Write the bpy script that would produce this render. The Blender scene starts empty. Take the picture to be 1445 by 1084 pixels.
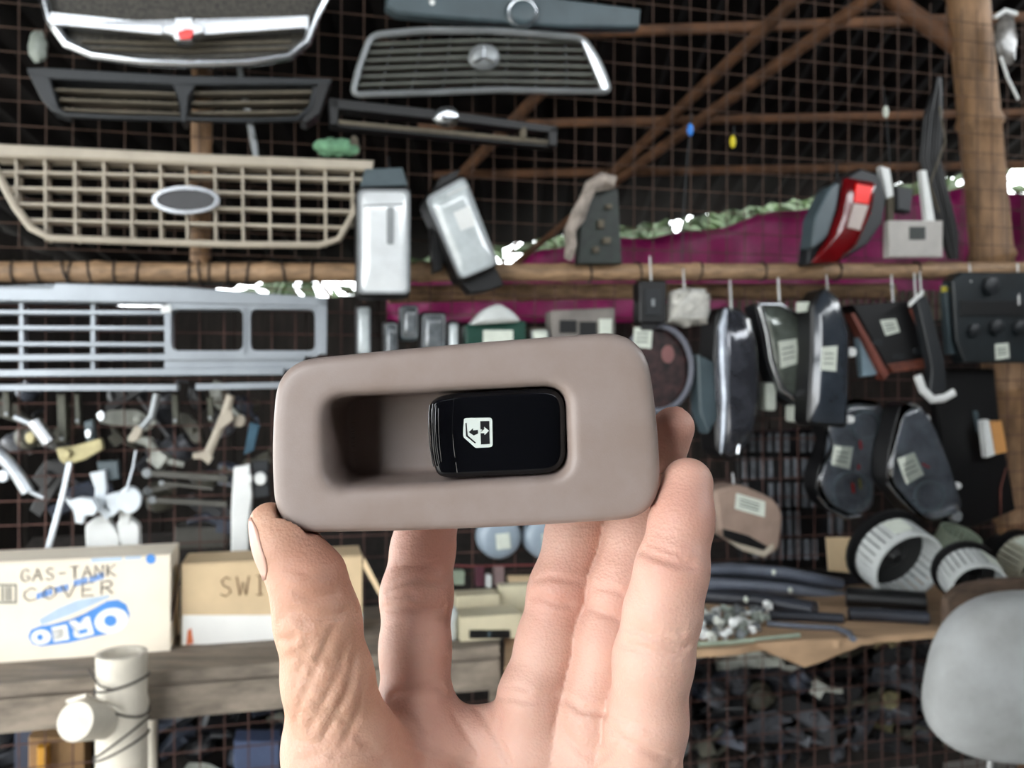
import bpy, bmesh, math, random
import numpy as np
from mathutils import Vector as V, Matrix, Euler
from mathutils.bvhtree import BVHTree

# ------------------------------------------------------------------ camera, sky, exposure
F, CX, CY, CZ = 1200.0, 722.5, 542.0, 1.5        # focal length and centre in pixels of the 1445x1084 frame
SC = bpy.context.scene
COL = SC.collection
cam_data = bpy.data.cameras.new('camera')
cam_data.sensor_width = 36.0
cam_data.lens = 36.0 * F / 1445.0
cam_data.clip_start = 0.01
cam_data.dof.use_dof = True
cam_data.dof.focus_distance = 0.203
cam_data.dof.aperture_fstop = 25.0
cam = bpy.data.objects.new('camera', cam_data)
cam.location = (0, 0, CZ)
cam.rotation_euler = (math.pi / 2, 0, 0)
COL.objects.link(cam)
SC.camera = cam

world = bpy.data.worlds.new('overcast_sky')
SC.world = world
world.use_nodes = True
bg = world.node_tree.nodes['Background']
bg.inputs['Color'].default_value = (0.93, 0.97, 1.0, 1)
bg.inputs['Strength'].default_value = 11.0
SC.view_settings.view_transform = 'Standard'
SC.view_settings.look = 'None'
SC.view_settings.gamma = 1.0
SC.view_settings.use_curve_mapping = False
SC.view_settings.exposure = -0.22
SC.cycles.use_denoising = True
SC.cycles.max_bounces = 6
SC.cycles.diffuse_bounces = 4
SC.cycles.glossy_bounces = 3
SC.cycles.transmission_bounces = 6

random.seed(7)

# ------------------------------------------------------------------ geometry helpers
A = 0.25                                           # the stall's rack turns away to the right
EX = V((1, A, 0)).normalized()
EN = V((A, -1, 0)).normalized()                    # out of the rack, towards the aisle
EZ = V((0, 0, 1))

def cp(px, py, Y):
    return V(((px - CX) / F * Y, Y, CZ + (CY - py) / F * Y))

def wp(px, py, d=0.0):
    return cp(px, py, (2.0 - d) / (1 - A * (px - CX) / F))

def wl(pts, d=0.0):
    return [wp(x, y, d) for x, y in pts]

def roundpoly(pts, r, k=5):
    """round the corners of a 2D polygon"""
    out = []
    n = len(pts)
    for i in range(n):
        p0, p1, p2 = V(pts[i - 1]), V(pts[i]), V(pts[(i + 1) % n])
        rr = r[i] if isinstance(r, (list, tuple)) else r
        a, b = (p0 - p1), (p2 - p1)
        t = min(rr, a.length * .48, b.length * .48)
        if t < 1e-6:
            out.append(tuple(p1)); continue
        s, e = p1 + a.normalized() * t, p1 + b.normalized() * t
        for j in range(k + 1):
            u = j / k
            q = s * (1 - u) ** 2 + p1 * 2 * u * (1 - u) + e * u * u
            out.append((q.x, q.y))
    return out

def ellipse(cx, cy, rx, ry, n=28, rot=0.0):
    c, s = math.cos(rot), math.sin(rot)
    return [(cx + rx * math.cos(t) * c - ry * math.sin(t) * s, cy + rx * math.cos(t) * s + ry * math.sin(t) * c)
            for t in [2 * math.pi * i / n for i in range(n)]]

def rect(x0, y0, x1, y1):
    return [(x0, y0), (x1, y0), (x1, y1), (x0, y1)]

def tilt(pts, cx, cy, deg):
    a = math.radians(deg)
    c, s = math.cos(a), math.sin(a)
    return [(cx + (x - cx) * c - (y - cy) * s, cy + (x - cx) * s + (y - cy) * c) for x, y in pts]

class B:
    def __init__(self):
        self.bm = bmesh.new()

    def loop(self, pts):
        return [self.bm.verts.new(p) for p in pts]

    def bridge(self, a, b, closed=True):
        n = len(a)
        for i in range(n if closed else n - 1):
            j = (i + 1) % n
            try:
                self.bm.faces.new((a[i], a[j], b[j], b[i]))
            except ValueError:
                pass

    def cap(self, a):
        try:
            f = self.bm.faces.new(a)
        except ValueError:
            return
        if len(a) > 4:
            bmesh.ops.triangulate(self.bm, faces=[f])

    def prism(self, pts, vec, bev=0.0):
        """front polygon extruded along vec; the front edge chamfered by bev"""
        vec = V(vec)
        front = [V(p) for p in pts]
        lb = self.loop([p + vec for p in front])
        if bev > 0:
            c = sum(front, V()) / len(front)
            ins = []
            n = len(front)
            nv = vec.normalized()
            area = sum(((front[i] - c).cross(front[(i + 1) % n] - c)).dot(nv) for i in range(n))
            sg = 1 if area > 0 else -1
            for i in range(n):
                e1 = (front[i] - front[i - 1]); e2 = (front[(i + 1) % n] - front[i])
                if e1.length < 1e-9: e1 = e2
                if e2.length < 1e-9: e2 = e1
                m = (e1.normalized() + e2.normalized())
                if m.length < 1e-6: m = e1
                m.normalize()
                ins.append(front[i] + nv.cross(m) * sg * bev)
            lm = self.loop([p + nv * bev for p in front])
            lf = self.loop(ins)
            self.bridge(lb, lm); self.bridge(lm, lf)
        else:
            lf = self.loop(front)
            self.bridge(lb, lf)
        self.cap(lf); self.cap(list(reversed(lb)))
        return self

    def ring(self, outer, inner, vec):
        """a frame: outer and inner loops with the same count"""
        vec = V(vec)
        of, nf = self.loop(outer), self.loop(inner)
        ob, nb = self.loop([V(p) + vec for p in outer]), self.loop([V(p) + vec for p in inner])
        self.bridge(of, nf); self.bridge(nb, ob); self.bridge(ob, of); self.bridge(nf, nb)
        return self

    def box(self, c, size, ax=(EX, EN, EZ)):
        c = V(c)
        hx, hy, hz = [s / 2 for s in size]
        vs = []
        for z in (-hz, hz):
            for x, y in ((-hx, -hy), (hx, -hy), (hx, hy), (-hx, hy)):
                vs.append(self.bm.verts.new(c + ax[0] * x + ax[1] * y + ax[2] * z))
        for q in ((0, 1, 2, 3), (7, 6, 5, 4), (0, 4, 5, 1), (1, 5, 6, 2), (2, 6, 7, 3), (3, 7, 4, 0)):
            self.bm.faces.new([vs[i] for i in q])
        return self

    def tube(self, path, r, seg=8, closed=False, flat=1.0):
        path = [V(p) for p in path]
        n = len(path)
        rs = r if isinstance(r, (list, tuple)) else [r] * n
        loops = []
        up = None
        for i in range(n):
            if closed:
                t = path[(i + 1) % n] - path[i - 1]
            else:
                t = path[min(i + 1, n - 1)] - path[max(i - 1, 0)]
            t.normalize()
            if up is None:
                up = V((0, 0, 1)) if abs(t.z) < .9 else V((0, 1, 0))
            s = t.cross(up)
            if s.length < 1e-6:
                s = t.cross(V((1, 0, 0)))
            s.normalize(); u = s.cross(t).normalized(); up = u
            loops.append(self.loop([path[i] + (s * math.cos(a) + u * math.sin(a) * flat) * rs[i]
                                    for a in [2 * math.pi * k / seg for k in range(seg)]]))
        for i in range(n - 1):
            self.bridge(loops[i], loops[i + 1])
        if closed:
            self.bridge(loops[-1], loops[0])
        else:
            self.cap(list(reversed(loops[0]))); self.cap(loops[-1])
        return self

    def lathe(self, prof, o, axis, seg=28, ex=1.0, caps=True):
        axis = V(axis).normalized(); o = V(o)
        s = axis.cross(V((0, 0, 1)) if abs(axis.z) < .9 else V((1, 0, 0))).normalized(); u = s.cross(axis)
        loops = []
        for r, h in prof:
            loops.append(self.loop([o + axis * h + (s * math.cos(a) * ex + u * math.sin(a)) * max(r, 1e-5)
                                    for a in [2 * math.pi * k / seg for k in range(seg)]]))
        for i in range(len(loops) - 1):
            self.bridge(loops[i], loops[i + 1])
        if not caps:
            return self
        if prof[0][0] > 1e-4: self.cap(list(reversed(loops[0])))
        if prof[-1][0] > 1e-4: self.cap(loops[-1])
        return self

    def dome(self, pts, vec, h, rings=5):
        """a lens: the outline rising to a domed front; vec points to the back"""
        vec = V(vec).normalized()
        pts = [V(p) for p in pts]
        c = sum(pts, V()) / len(pts)
        prev = None
        for k in range(rings):
            t = k / rings
            l = self.loop([p.lerp(c, t) - vec * h * math.sqrt(1 - (1 - t) ** 4) for p in pts])
            if prev: self.bridge(prev, l)
            prev = l
        cv = self.bm.verts.new(c - vec * h)
        for i in range(len(prev)):
            self.bm.faces.new((prev[i], prev[(i + 1) % len(prev)], cv))
        return self

    def ell(self, c, rad, ax=(EX, EN, EZ), seg=14, rings=9, warp=0.0, seed=0):
        rnd = random.Random(seed)
        c = V(c)
        loops = []
        for k in range(1, rings):
            ph = math.pi * k / rings
            loops.append(self.loop([c + (ax[0] * math.sin(ph) * math.cos(a) * rad[0] + ax[1] * math.sin(ph) * math.sin(a) * rad[1]
                                         + ax[2] * math.cos(ph) * rad[2]) * (1 + warp * rnd.uniform(-1, 1))
                                    for a in [2 * math.pi * j / seg for j in range(seg)]]))
        for i in range(len(loops) - 1):
            self.bridge(loops[i], loops[i + 1])
        t, b = self.bm.verts.new(c + ax[2] * rad[2]), self.bm.verts.new(c - ax[2] * rad[2])
        for j in range(seg):
            self.bm.faces.new((loops[0][j], t, loops[0][(j + 1) % seg]))
            self.bm.faces.new((loops[-1][(j + 1) % seg], b, loops[-1][j]))
        return self

ORIGIN = {}

def obj(name, b, m, parent=None, smooth=40, label=None, kind=None, origin=None):
    me = bpy.data.meshes.new(name)
    bm = b.bm if isinstance(b, B) else b
    bmesh.ops.recalc_face_normals(bm, faces=bm.faces)
    if parent is not None:
        o0 = ORIGIN[parent.name]
    elif origin is not None:
        o0 = V(origin)
    else:
        bb = [(min(v.co[i] for v in bm.verts), max(v.co[i] for v in bm.verts)) for i in range(3)]
        o0 = V(((bb[0][0] + bb[0][1]) / 2, (bb[1][0] + bb[1][1]) / 2, bb[2][0]))
    bmesh.ops.translate(bm, verts=bm.verts, vec=-o0)
    bm.to_mesh(me); bm.free()
    if smooth:
        me.polygons.foreach_set('use_smooth', [True] * len(me.polygons))
        me.set_sharp_from_angle(angle=math.radians(smooth))
    me.materials.append(m)
    o = bpy.data.objects.new(name, me)
    COL.objects.link(o)
    if parent is not None:
        o.parent = parent
    else:
        o.location = o0
    ORIGIN[o.name] = o0
    if label: o['label'] = label
    if kind: o['kind'] = kind
    return o

def thing(name, label, cat, loc, group=None):
    o = bpy.data.objects.new(name, None)
    o.empty_display_size = .02
    COL.objects.link(o)
    o.location = loc
    ORIGIN[o.name] = V(loc)
    o['label'] = label; o['category'] = cat
    if group: o['group'] = group
    return o

def one(name, b, m, label, cat, group=None, smooth=40, kind=None):
    o = obj(name, b, m, None, smooth)
    o['label'] = label; o['category'] = cat
    if group: o['group'] = group
    if kind: o['kind'] = kind
    return o

def struct(name, b, m, smooth=40):
    o = obj(name, b, m, None, smooth)
    o['kind'] = 'structure'
    return o

def dup(o, loc=None, rot=None, scale=None, label=None, group=None, parent=None):
    c = o.copy()
    COL.objects.link(c)
    c.parent = parent
    if loc is not None: c.location = loc
    if rot is not None: c.rotation_euler = rot
    if scale is not None: c.scale = scale
    if label: c['label'] = label
    if group: c['group'] = group
    for ch in o.children:
        dup(ch, parent=c)
    return c

# ------------------------------------------------------------------ materials
MATS = {}

def srgb(c):
    return tuple(((v / 255) / 12.92 if v / 255 <= .04045 else ((v / 255 + .055) / 1.055) ** 2.4) for v in c)

def mat(name, col, rough=.6, metal=0.0, var=.12, scale=12.0, bump=0.0, bscale=60.0, coat=0.0, trans=0.0, col2=None, wave=None, spec=.5):
    if name in MATS: return MATS[name]
    m = bpy.data.materials.new(name)
    MATS[name] = m
    m.use_nodes = True
    nt = m.node_tree
    p = nt.nodes['Principled BSDF']
    c1 = srgb(col)
    c2 = srgb(col2) if col2 else tuple(max(0, v * (1 - var * 2)) for v in c1)
    tc = nt.nodes.new('ShaderNodeTexCoord')
    nz = nt.nodes.new('ShaderNodeTexNoise')
    nz.inputs['Scale'].default_value = scale
    nz.inputs['Detail'].default_value = 5
    nz.inputs['Roughness'].default_value = .6
    if wave:
        mp = nt.nodes.new('ShaderNodeMapping')
        mp.inputs['Scale'].default_value = wave
        nt.links.new(tc.outputs['Object'], mp.inputs['Vector'])
        nt.links.new(mp.outputs['Vector'], nz.inputs['Vector'])
    else:
        nt.links.new(tc.outputs['Object'], nz.inputs['Vector'])
    cr = nt.nodes.new('ShaderNodeValToRGB')
    cr.color_ramp.elements[0].position = .35; cr.color_ramp.elements[1].position = .65
    cr.color_ramp.elements[0].color = (*c2, 1); cr.color_ramp.elements[1].color = (*c1, 1)
    nt.links.new(nz.outputs['Fac'], cr.inputs['Fac'])
    nt.links.new(cr.outputs['Color'], p.inputs['Base Color'])
    p.inputs['Roughness'].default_value = rough
    p.inputs['Metallic'].default_value = metal
    p.inputs['Coat Weight'].default_value = coat
    p.inputs['Coat Roughness'].default_value = .08
    p.inputs['Transmission Weight'].default_value = trans
    p.inputs['Specular IOR Level'].default_value = spec
    if bump:
        n2 = nt.nodes.new('ShaderNodeTexNoise')
        n2.inputs['Scale'].default_value = bscale; n2.inputs['Detail'].default_value = 4
        nt.links.new(tc.outputs['Object'], n2.inputs['Vector'])
        bp = nt.nodes.new('ShaderNodeBump')
        bp.inputs['Strength'].default_value = bump; bp.inputs['Distance'].default_value = .3 / bscale
        nt.links.new(n2.outputs['Fac'], bp.inputs['Height'])
        nt.links.new(bp.outputs['Normal'], p.inputs['Normal'])
    return m

M_earth = mat('packed_earth', (178, 174, 166), .95, bump=.4, bscale=8)
M_plank = mat('old_plank', (92, 74, 60), .85, var=.3, scale=6, wave=(1, 6, 6), bump=.3)
M_plank_dark = mat('sooty_plank', (44, 38, 34), .95, var=.3, scale=6, wave=(6, 6, 1))
M_roof = mat('shaded_roof_sheet', (20, 17, 16), .95, var=.4, scale=3, spec=.1)  # near-black: the gloom under the roof is put into the colour
M_bamboo = mat('bamboo', (166, 134, 102), .6, var=.25, scale=20, wave=(1, 4, 4))
M_bamboo_post = mat('bamboo_post', (158, 122, 88), .6, var=.25, scale=9, wave=(4, 4, 1))
M_rafter = mat('rust_timber', (112, 76, 50), .8, var=.3, scale=10)
M_rustwire = mat('rusty_wire', (98, 68, 60), .8, var=.25, scale=20)
M_greywire = mat('grey_wire', (84, 62, 50), .7, var=.2, scale=20)
M_tarp = mat('magenta_tarp', (150, 26, 96), .5, var=.25, scale=6)
# ------------------------------------------------------------------ the open stall: ground, roof, walls, posts
b = B(); b.box((0, 0, -.05), (60, 60, .1), (V((1, 0, 0)), V((0, 1, 0)), EZ))
struct('floor', b, M_earth)

# corrugated roof: the rear eave drops to the left
def eave(x):
    return 2.222 + .155 * x
b = B()
nx = 160
xs = [-3.0 + 6.2 * i / nx for i in range(nx + 1)]
def roof_z(x, Y):
    """the main slope rises to the front; the left side hips down to a low eave"""
    z = eave(max(-2.0, min(2.6, x))) + (4.4 - Y) * .2105
    return min(z, 1.98 + (x + 3.0) * .95) + .012 * math.sin(x * 2 * math.pi / .11)  # unseen left hip, added to keep high skylight out
Ys = [4.4, 3.6, 2.8, 2.0, 1.2, .4, -.4, -1.2, -1.6]
lowr = [b.loop([(x, Y, roof_z(x, Y)) for x in xs]) for Y in Ys]
uppr = [b.loop([(x, Y, roof_z(x, Y) + .012) for x in xs]) for Y in Ys]
for k in range(len(Ys) - 1):
    b.bridge(lowr[k], lowr[k + 1], False); b.bridge(uppr[k], uppr[k + 1], False)
b.bridge(lowr[0], uppr[0], False); b.bridge(lowr[-1], uppr[-1], False)
struct('ceiling', b, M_roof)

def plankwall(name, p0, p1, z0, z1, m, wdt=.18):
    """a wall of upright planks, each its own piece"""
    p0, p1 = V(p0), V(p1)
    L = (p1 - p0).length
    u = (p1 - p0).normalized(); n = V((-u.y, u.x, 0))
    bb = B(); bb.box((p0 + p1) / 2 + V((0, 0, z0 + .05)) + n * .03, (L, .04, .08), (u, n, EZ))
    w = struct(name, bb, m)
    k = int(L / wdt)
    for i in range(k):
        q = B()
        jz = random.uniform(-.02, .0)
        pc = p0 + u * (i + .5) * L / k
        top = min(z1, roof_z(pc.x, pc.y) - .03, roof_z(pc.x, pc.y - L / k) - .03, roof_z(pc.x, pc.y + L / k) - .03)
        q.box(p0 + u * (i + .5) * L / k + n * (.011 if i % 2 else -.011) + V((0, 0, (z0 + top) / 2 + jz / 2)),
              (L / k + .012, .02, top - z0 + jz), (u, n, EZ))
        obj('plank', q, m, w, 0)
    return w
plankwall('wall_left', (-1.95, 2.3, 0), (-1.95, 4.3, 0), 0, 2.1, M_plank_dark)
plankwall('wall_right', (2.75, 4.3, 0), (2.75, -1.3, 0), 0, 2.6, M_plank_dark)
plankwall('wall_light_block', (2.75, -1.3, 0), (-.64, -1.3, 0), 0, 3.15, M_plank_dark)  # unseen front wall, added and sized to cut the frontal light
plankwall('wall_back', (-1.95, 4.3, 0), (2.75, 4.3, 0), 0, 1.95, M_plank_dark)

# purlins and rafters under the roof, seen through the mesh
def pole(name, p0, p1, r, m, label, cat, group=None, nodes=0.0, seg=12, wob=.0):
    p0, p1 = V(p0), V(p1)
    L = (p1 - p0).length
    n = max(2, int(L / .05))
    path, rs = [], []
    for i in range(n + 1):
        t = i / n
        path.append(p0.lerp(p1, t) + V((0, 0, wob * math.sin(t * 5.0))))
        rs.append(r)
    q = B()
    if nodes:
        path, rs = [], []
        k = max(1, int(L / nodes))
        for i in range(k):
            for u, g in ((.04, .97), (.5, .95), (.94, .97), (.965, 1.1), (.985, 1.1)):
                t = (i + u) / k
                path.append(p0.lerp(p1, t) + V((0, 0, wob * math.sin(t * 5.0)))); rs.append(r * g)
    q.tube(path, rs, seg)
    if label is None:
        return struct(name, q, m)
    return one(name, q, m, label, cat, group)
G_PUR = 'brown roof purlins behind the mesh'
def beam(name, n, p0, p1, r):
    o = pole('trim_%d' % n, p0, p1, r, M_rafter, None, None, None)
    return o
beam('purlin', 1, cp(745, 49, 2.62), cp(1900, 8, 2.62), .017)
beam('purlin', 2, cp(590, 178, 3.06), cp(1790, 152, 3.06), .016)
beam('purlin', 3, cp(612, 247, 3.45), cp(1668, 229, 3.45), .018)
beam('rafter', 4, cp(850, 258, 3.42), cp(1150, -28, 2.35), .020)
beam('rafter', 5, cp(860, 262, 3.40), cp(1262, -28, 2.30), .020)
beam('rafter', 6, cp(1250, -8, 2.44), cp(1350, 66, 2.42), .026)
beam('rafter', 7, cp(640, 258, 3.40), cp(800, 92, 2.80), .022)
beam('rafter', 8, cp(700, 395, 3.90), cp(860, 262, 3.42), .014)

# back wall's magenta tarp under the rear eave
b = B()
nx = 60
def tarp_top(px):
    return 345 - .155 * (px - 722) + 17 + 5 * math.sin(px * .021) + 3 * math.sin(px * .057) + (26 if px > 1385 else 0) + 16 * math.exp(-((px - 727) / 16) ** 2)
rows = []
for k in range(9):
    t = k / 8
    rows.append(b.loop([cp(px, tarp_top(px) * (1 - t) + 455 * t, 4.12 + .03 * math.sin(px * .03 + k * .5) + .015 * math.sin(px * .11 - k)) for px in [545 + 950 * i / nx for i in range(nx + 1)]]))
for k in range(8): b.bridge(rows[k], rows[k + 1], False)
o = one('tarp', b, M_tarp, 'magenta plastic tarp hung along the back under the eave', 'tarp', smooth=180)
md = o.modifiers.new('thickness', 'SOLIDIFY'); md.thickness = .004

# shrubs outside, glimpsed through the gap below the eave
M_leaf = mat('leaf', (56, 76, 36), .6, var=.3, scale=5)
def shrub(x0, x1, Y, z0, z1, n, seed, label):
    rnd = random.Random(seed)
    root = thing('shrub', label, 'shrub', ((x0 + x1) / 2, Y, 0))
    q = B()
    for i in range(5):
        xb = (x0 + x1) / 2 + rnd.uniform(-.15, .15)
        q.tube([(xb, Y, 0), (xb + rnd.uniform(-.3, .3), Y + rnd.uniform(-.1, .1), z0), ((x0 + x1) / 2 + (i / 4 - .5) * (x1 - x0) * .8, Y, z1 - .15)], [.03, .02, .008], 6)
    obj('stem', q, M_plank, root)
    q = B()
    for i in range(n):
        c = V((rnd.uniform(x0, x1), Y + rnd.uniform(-.25, .25), rnd.uniform(z0, z1)))
        if any((c.x - hx) ** 2 + (c.z - hz) ** 2 < hr * hr for hx, hz, hr in ((.02, 2.26, .14), (-1.09, 2.05, .19), (1.2, 2.58, .09), (1.74, 2.62, .09))):
            continue                                   # thin spots in the foliage let the sky through
        a = rnd.uniform(0, 6.28); d = V((math.cos(a), rnd.uniform(-.3, .3), math.sin(a) * .8 - .2)).normalized()
        s = d.cross(V((0, 1, .3))).normalized(); L = rnd.uniform(.10, .2); w = L * .2
        u = s.cross(d)
        vs = q.loop([c, c + d * L * .4 + s * w + u * .01, c + d * L - u * .02, c + d * L * .4 - s * w + u * .01])
        q.bm.faces.new((vs[0], vs[1], vs[2])); q.bm.faces.new((vs[0], vs[2], vs[3]))
    obj('foliage', q, M_leaf, root, 0, kind='stuff')
shrub(-1.5, .23, 5.0, 1.5, 2.52, 1500, 3, 'leafy green shrub outside beyond the plank back wall')
shrub(.22, 2.2, 5.62, 1.9, 2.8, 1800, 4, 'green shrub outside above the middle of the magenta tarp')
shrub(1.6, 2.8, 5.0, 1.87, 2.64, 700, 5, 'low green shrub outside past the thick bamboo post')
# ------------------------------------------------------------------ the window switch in its trim bezel (foreground)
YB = 0.200
def sp(px, py, dy=0.0):
    """a point of the switch: millimetres behind the bezel's face"""
    return V(((px - CX) / F * YB, YB + dy * .001, CZ + (CY - py) / F * YB))

def sample_loop(poly, c, hw, hh, N=240):
    out = []
    P = np.array(poly); Q = np.roll(P, -1, axis=0)
    for i in range(N):
        t = 2 * math.pi * i / N
        d = np.array((math.cos(t) * hw, math.sin(t) * hh))
        E = Q - P
        den = d[0] * E[:, 1] - d[1] * E[:, 0]
        den = np.where(abs(den) < 1e-9, 1e-9, den)
        R = P - np.array(c)
        s = (R[:, 0] * E[:, 1] - R[:, 1] * E[:, 0]) / den
        u = (R[:, 0] * d[1] - R[:, 1] * d[0]) / den
        ok = (s > 0) & (u >= -1e-6) & (u <= 1 + 1e-6)
        q = np.array(c) + d * s[ok].max()
        out.append((q[0], q[1]))
    return out

def offset(loop, d):
    """d > 0 grows outward"""
    n = len(loop); c = V((sum(p[0] for p in loop) / n, sum(p[1] for p in loop) / n))
    out = []
    for i in range(n):
        a, b2 = V(loop[i - 1]), V(loop[(i + 1) % n])
        t = (b2 - a).normalized(); nn = V((t.y, -t.x)); p = V(loop[i])
        if nn.dot(p - c) < 0: nn = -nn
        q = p + nn * d
        out.append((q.x, q.y))
    return out

M_bezel = mat('taupe_plastic', (148, 134, 128), .42, var=.07, scale=60, bump=.25, bscale=2600, col2=(140, 124, 116), spec=.5)
M_black = mat('gloss_black_plastic', (9, 10, 14), .16, var=.1, scale=120, spec=.45)
M_ridge = mat('polished_black_ridge', (12, 12, 16), .1, var=.05, coat=1.0)
M_print = mat('white_print', (206, 214, 208), .6, var=.03)
M_printblack = mat('black_print', (12, 13, 17), .35, var=.02)
M_dust = mat('dusty_well', (96, 84, 76), .8, var=.1, scale=200)

OUT = sample_loop(roundpoly([(388, 509), (640, 484), (912, 464), (933, 600), (937, 734), (660, 751), (385, 757), (377, 630)],
                            [56, 200, 84, 120, 84, 200, 62, 120], 14), (655, 612), 275, 135)
INN = sample_loop(roundpoly([(458, 561), (799, 544), (803, 671), (462, 690)], [34, 32, 32, 34], 10), (630, 617), 172, 66)
switch = thing('window_switch', 'taupe plastic window switch bezel with a black rocker, held between fingers', 'window switch', sp(655, 756, 7))
b = B()
prof = [(OUT, -7, 13.5), (OUT, -2.5, 10), (OUT, 0, 6), (OUT, -.6, 3.6), (OUT, -2.5, 2.0), (OUT, -5.5, .95), (OUT, -10, .35), (OUT, -16, .08), (OUT, -24, 0)]
loops = [b.loop([sp(x, y, dy) for x, y in offset(L, o)]) for L, o, dy in prof]
oo, ii = offset(OUT, -24), offset(INN, 20)
for t in (.25, .5, .75):
    loops.append(b.loop([sp(oo[i][0] * (1 - t) + ii[i][0] * t, oo[i][1] * (1 - t) + ii[i][1] * t, 0) for i in range(len(oo))]))
for o, dy in ((20, 0), (13, .1), (8, .45), (4.5, 1.1), (2, 2.0), (.5, 3.2), (0, 4.5), (-.8, 12.0), (-1.6, 19.0), (-3, 22.4), (-6, 23.5), (-14, 24.0)):
    loops.append(b.loop([sp(x, y, dy) for x, y in offset(INN, o)]))
for i in range(len(loops) - 1):
    b.bridge(loops[i], loops[i + 1])
b.cap(loops[-1])
b.bridge(loops[0], b.loop([sp(x, y, 12.5) for x, y in offset(OUT, -20)]))
bez = obj('bezel', b, M_bezel, switch, 180)
b = B(); b.prism([sp(x, y, 24.1) for x, y in roundpoly(rect(480, 560, 790, 680), 20)], (0, .004, 0))
obj('switch_housing', b, M_black, switch, 40)

# rocker
ROC = sample_loop(roundpoly([(604, 564), (640, 556), (797, 547), (799, 668), (640, 675), (616, 674), (607, 640)], [20, 20, 34, 34, 14, 22, 30], 8), (703, 612), 95, 60, 160)
def face(x):
    """the rocker's face in mm behind the bezel: tipped forward at its grip end"""
    t = max(0, (645 - x) / 40)
    return 1.5 - 1.5 * min(1, t) + .6 * max(0, (x - 760) / 40) ** 2
b = B()
prof = [(0, 23.5, 0), (1, 6, 0), (1, 3.6, 0), (0, 2.2, 0), (-1.5, 1.0, 1), (-4, .35, 1), (-8, .08, 1), (-12, 0, 1)]
loops = []
for o, dy, rel in prof:
    loops.append(b.loop([sp(x, y, dy + face(x)) if rel else sp(x, y, max(dy, face(x) + 1.2)) for x, y in offset(ROC, o)]))
core = offset(ROC, -12)
for t in (.15, .3, .5, .7, .85, .95):
    loops.append(b.loop([sp(x + (703 - x) * t * .999, y + (612 - y) * t, face(x + (703 - x) * t)) for x, y in core]))
for i in range(len(loops) - 1):
    b.bridge(loops[i], loops[i + 1])
b.cap(loops[-1])
rocker = obj('rocker', b, M_black, switch, 180, label='glossy black rocker button with ribbed grip end')
zi = lambda X, Y: (580 + .1661 * X, 530 + .1661 * Y)
for k, pts in enumerate([[(160, 250), (152, 330), (150, 450), (160, 600), (180, 730), (190, 775)], [(186, 240), (180, 330), (180, 450), (190, 600), (205, 730), (216, 775)],
                         [(212, 255), (208, 330), (208, 450), (220, 600), (235, 710), (242, 750)], [(232, 280), (232, 380), (236, 500), (244, 610), (254, 700), (256, 735)]]):
    b = B()
    b.tube([sp(*zi(*p), face(zi(*p)[0]) + .1) for p in pts], .00016, 8)
    obj('grip_ridge', b, M_ridge, rocker, 60)
b = B(); b.tube([sp(*zi(*p), face(zi(*p)[0]) + .06) for p in [(362, 190), (352, 320), (350, 450), (358, 600), (375, 730), (390, 830)]], .00012, 6)
obj('crease_line', b, M_ridge, rocker, 60)
def decal(name, pts, lift, m, r=0):
    q = B()
    P = roundpoly(pts, r, 4) if r else pts
    q.prism([sp(*zi(*p), 1.5 - lift) for p in P], (0, .00006, 0))
    obj(name, q, m, rocker, 0)
decal('window_symbol', [(440, 364), (688, 360), (693, 612), (545, 620), (440, 525)], .03, M_print, [32, 28, 28, 14, 14])
decal('symbol_pane', [(585, 390), (664, 388), (668, 586), (592, 590)], .05, M_printblack)
decal('symbol_arrow', [(566, 465), (525, 469), (525, 450), (487, 484), (530, 514), (529, 497), (568, 496)], .05, M_printblack)
decal('symbol_frame_line', [(459, 405), (470, 405), (479, 511), (549, 574), (542, 582), (464, 520)], .05, M_printblack)
decal('symbol_arrow', [(580, 462), (620, 460), (620, 438), (661, 472), (623, 510), (622, 493), (580, 493)], .07, M_print)

# ------------------------------------------------------------------ the hand: one continuous surface grown from a distance field
H = .0007
lo = np.array((-.075, .155, CZ - .262)); hi = np.array((.062, .292, CZ - .002))
dims = np.ceil((hi - lo) / H).astype(int)
gx = [lo[i] + H * np.arange(dims[i]) for i in range(3)]
BIG = .05
def chain(js):
    return [(np.array(cp(x, y, Y)), r * Y / F) for x, y, Y, r in js]
def cone_field(field, js, k):
    """smooth union of the tapered capsules of one chain into field"""
    for (a, ra), (b2, rb) in zip(js[:-1], js[1:]):
        m = max(ra, rb) + .016
        s = [slice(max(0, int((min(a[i], b2[i]) - m - lo[i]) / H)), min(dims[i], int((max(a[i], b2[i]) + m - lo[i]) / H) + 1)) for i in range(3)]
        X, Y, Z = np.meshgrid(gx[0][s[0]], gx[1][s[1]], gx[2][s[2]], indexing='ij', sparse=True)
        d = b2 - a; L2 = float(d @ d)
        t = np.clip(((X - a[0]) * d[0] + (Y - a[1]) * d[1] + (Z - a[2]) * d[2]) / L2, 0, 1)
        dist = np.sqrt((X - a[0] - t * d[0]) ** 2 + (Y - a[1] - t * d[1]) ** 2 + (Z - a[2] - t * d[2]) ** 2) - (ra + (rb - ra) * t)
        f = field[s[0], s[1], s[2]]
        h = np.clip(.5 + .5 * (dist - f) / k, 0, 1)
        field[s[0], s[1], s[2]] = dist * (1 - h) + f * h - k * h * (1 - h)
def new_field():
    return np.full(tuple(dims), BIG, np.float32)
def smin(a, b2, k):
    h = np.clip(.5 + .5 * (b2 - a) / k, 0, 1)
    return b2 * (1 - h) + a * h - k * h * (1 - h)

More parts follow.
